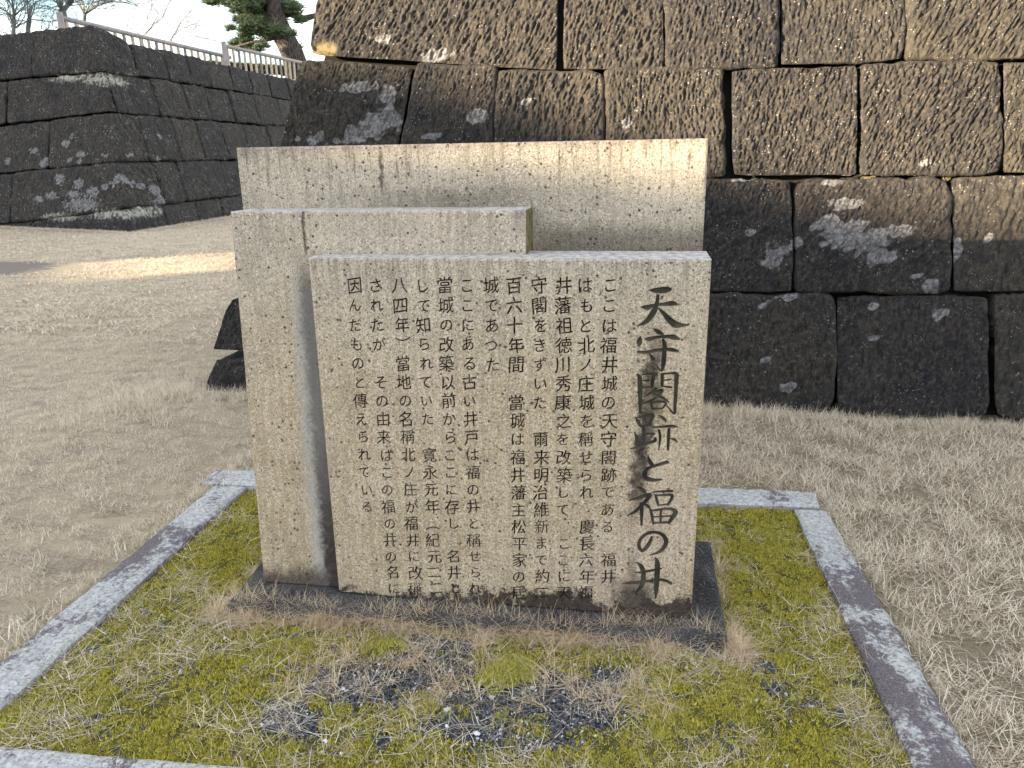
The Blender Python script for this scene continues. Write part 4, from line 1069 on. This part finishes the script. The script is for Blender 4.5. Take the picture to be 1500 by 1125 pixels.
for q_, rd_ in (([(404,22,0),(425,18,.2),(445,28,.4),(470,20,.6)], [.22,.18,.14,.08]), ([(409,38,0),(385,30,-.4),(360,28,-.6),(335,8,-.8)], [.13,.1,.08,.04]), ([(400,0,0),(370,-8,-.4),(335,-4,-.8),(305,2,-1)], [.16,.12,.08,.04]),
                ([(414,50,0),(395,58,-.4),(368,62,-.6),(345,68,-.8)], [.08,.07,.05,.03]), ([(400,-15,0),(425,-30,.3),(450,-40,.5)], [.15,.1,.05])):
    m = MB(); limb(m, q_, TY, rd_, pb, 6); m.build('branch', mbark, pine, True)
cl_ = [(385,12,24),(400,34,22),(372,38,20),(405,5,26),(390,50,16),(358,60,14),(372,72,10),(345,66,10),(352,-2,20),(330,2,14),(312,2,10),(378,-15,26),(415,-20,26),(350,30,8),(338,42,7),(428,12,14),(440,30,9),(425,50,8),(436,70,6),
       (350,-40,30),(400,-60,34),(440,-45,30),(380,-95,34),(420,-110,28),(460,-20,20),(396,18,20),(365,15,14),(345,18,7),(360,50,10),(385,68,8),(428,90,5)]
foliage(cl_ + [(360,5,22),(375,25,18),(395,-5,22),(340,-15,20),(318,-8,16),(388,30,18),(410,60,8),(350,70,9),(366,45,12),(405,45,12),(300,-6,14)], 110, TY, 5, .26, mneedle, pine, pb)
# bare trees
def bare(base_px, y, limbs, seed, label, lvl=3, tw=1.0):
    o = at_y(base_px[0], base_px[1], y); o[2] = 4.45
    t = tag(empty('bare_tree', o), label, 'bare tree', None); rr_ = random.Random(seed)
    tr = MB(); br = MB()
    def twig(p, d, L, r, n):
        pts = [p]; q = p.copy(); dd = d.copy(); st = 4
        for i in range(st):
            dd = nrm(dd + np.array([rr_.gauss(0, .22), rr_.gauss(0, .22), rr_.gauss(0.03, .2)])); q = q + dd * L / st; pts.append(q)
            if n > 0 and i >= 1:
                for _ in range(1 if rr_.random() < .65 else 2):
                    s = nrm(dd + np.array([rr_.gauss(0, .7), rr_.gauss(0, .5), rr_.gauss(.15, .55)])); twig(q, s, L * rr_.uniform(.5, .8), r * .55, n - 1)
        br.tube(pts, [r * (1 - .75 * i / st) for i in range(st + 1)], 4 if n else 3, False)
    first = True
    for pts, r0, r1 in limbs:
        r0 *= .55; r1 *= .6
        P = [at_y(a, b, y + (rr_.uniform(-.5, .5) if i and not first else 0)) - o for i, (a, b) in enumerate(pts)]
        if first: P = [np.array([P[0][0], P[0][1], 0.0])] + P
        k = len(P); rad = [r0 + (r1 - r0) * i / (k - 1) for i in range(k)]
        (tr if first else br).tube(P, rad, 7)
        for i in range(1, k):
            for _ in range(5):
                f = rr_.random(); p = P[i-1] + (P[i] - P[i-1]) * f; d = nrm(P[i] - P[i-1])
                if p[2] > .3: twig(p, nrm(d + np.array([rr_.gauss(0, .7), rr_.gauss(0, .5), rr_.gauss(.2, .5)])), rr_.uniform(.7, 1.5) * tw, min(.024, rad[i] * .55), lvl - 1)
        first = False
    tr.build('trunk', mbare, t, True); br.build('branches', mbare, t, True)
    return t
bare((94, 40), 27, [([(93,25),(91,14)], .24, .22), ([(91,14),(86,4),(80,-25),(70,-60)], .15, .08), ([(93,14),(103,4),(112,-12),(135,-50)], .17, .07), ([(80,-25),(60,-40),(40,-70)], .08, .03)], 1, 'pale bare tree with a thick fork rising at the wall corner')
bare((122, 45), 29, [([(123,30),(124,20)], .13, .12), ([(124,20),(143,8),(159,2),(175,-4),(200,7)], .09, .02), ([(124,20),(123,10),(118,-5),(108,-30)], .08, .03), ([(143,8),(150,-15),(170,-40)], .06, .02), ([(159,2),(180,3),(215,12)], .04, .015)], 2, 'small bare tree with a low arching branch just right of the forked one')
bare((20, 60), 26, [([(20,47),(21,28)], .12, .10), ([(21,28),(18,0),(14,-30)], .08, .04), ([(21,25),(8,16),(-10,6)], .05, .03), ([(22,22),(35,10),(50,-5)], .05, .02)], 3, 'slender bare tree at the left edge above the wall')
bare((41, 56), 26.5, [([(41,45),(43,28)], .13, .13), ([(43,26),(44,12),(52,4),(68,-6)], .05, .02), ([(42,30),(30,36),(24,42)], .04, .02), ([(46,28),(70,32),(90,28)], .03, .015)], 4, 'pale bare tree with a cut knobbly stump beside the second block joint')
bare((205, 70), 34, [([(208,55),(222,40)], .07, .06), ([(222,40),(238,25),(247,5),(262,-20)], .05, .02), ([(222,40),(233,20),(220,5),(205,-15)], .04, .015)], 6, 'thin bare tree above the near end of the railing', 3)
bare((235, 90), 36, [([(250,58),(265,33)], .07, .05), ([(265,33),(275,20),(277,6)], .04, .015), ([(255,57),(280,52),(296,55),(318,60)], .05, .02), ([(275,52),(288,38),(310,35)], .03, .015), ([(230,70),(222,75)], .03, .02)], 7, 'bare tree spreading low twigs between the railing and the pine', 3)
# dark clipped hedge behind the balusters
mh = needle_mat('hedge_leaf', (.022, .024, .012), (.09, .075, .035))
ho = at_y(380, 100, 36); ho[2] = 4.45
hd = tag(empty('hedge', ho), 'dark brown-green hedge seen between the balusters of the railing', 'hedge')
f_ = foliage([(x, 96 + (x - 280) * .06, 11) for x in range(285, 470, 7)], 420, 34.5, 8, .16, mh, hd, ho, .4); f_.name = 'leaves'
m = MB(); m.box((-3.2, 0, 0), (3.6, .5, .45)); m.build('stems', mh, hd)

# ================================================================== UNSEEN BLOCKER BEHIND THE CAMERA (added to cast the shade)
DS = 45.0
sdir = nrm([SUNV[0], SUNV[1], 0]); lat = np.array([-sdir[1], sdir[0], 0.0]);
if lat[0] < 0: lat = -lat
tE = math.tan(math.radians(SUN_EL))
def to_sl(X):
    X = np.asarray(X); return float(X @ lat), float(X[2] + (DS - X[:2] @ sdir[:2]) * tE)
prof = [to_sl(wp(*q_)) for q_ in [(420,78),(600,104),(720,136),(890,190),(1000,230),(1165,272),(1300,300),(1400,325),(1500,335)]]
print('PROFILE', prof, len([o for o in bpy.data.objects if o.type == 'MESH']), sum(len(o.data.loop_triangles) if False else sum(1 for _ in o.data.polygons) for o in bpy.data.objects if o.type == 'MESH'))
ls = (prof[-1][1] - prof[0][1]) / (prof[-1][0] - prof[0][0])
st_ = [to_sl(on_ground(*q_)) for q_ in [(150,380),(400,380),(240,394),(240,366)]]
print('STREAK', st_)
mpl = Mat('blocker_pale', .8, .2); mpl.col(mpl.mix(mpl.noise(1.5, 4).step(.35, .65), (.42, .41, .38), (.52, .51, .48)))
mblock_dark = Mat('blocker_dark', .6, .3); mblock_dark.col((.09, .095, .10))
ho = sdir * DS
def SL(s, h, d=0.0): return tuple(lat * s + sdir * (DS + d) + np.array([0, 0, h]) - ho)
blocker = tag(empty('shade_blocker', tuple(ho)), 'unseen shadow caster added behind the camera, its top shaped to the shade edge', 'shadow caster')
# low part: top edge shaped to throw the slanting shadow edge
pr = [(-6.6, prof[0][1] + .15)] + prof + [(26, prof[-1][1] - .05)]
mm = MB()
def blockseg(mm, s0, h0, s1, h1, z0=-.2, th=3.0):
    mm.hexa([SL(s0, z0), SL(s1, z0), SL(s1, h1), SL(s0, h0), SL(s0, z0, th), SL(s1, z0, th), SL(s1, h1 - .25, th), SL(s0, h0 - .25, th)])
for a, b in zip(pr[:-1], pr[1:]): blockseg(mm, a[0], a[1], b[0], b[1])
mm.build('low_blocker', mpl, blocker)
s0, s1 = st_[0][0] + .2, max(st_[1][0], st_[2][0]) + .6
hlo, hhi = min(st_[2][1], st_[0][1]) - .02, st_[3][1] + .2  # opening in the added blocker, sized to let a sun streak reach the lawn
mm = MB(); blockseg(mm, -34, 17, s0, 17); blockseg(mm, s0, hlo, s1, hlo, th=.5); blockseg(mm, s1, 9.0, -6.6, prof[0][1] + .6)
mm.hexa([SL(s0, hhi), SL(s1, hhi), SL(s1, 15), SL(s0, 17), SL(s0, hhi, .5), SL(s1, hhi, .5), SL(s1, 15, .5), SL(s0, 17, .5)])
mm.build('tall_blocker', mpl, blocker)
print('objects', len(bpy.data.objects))
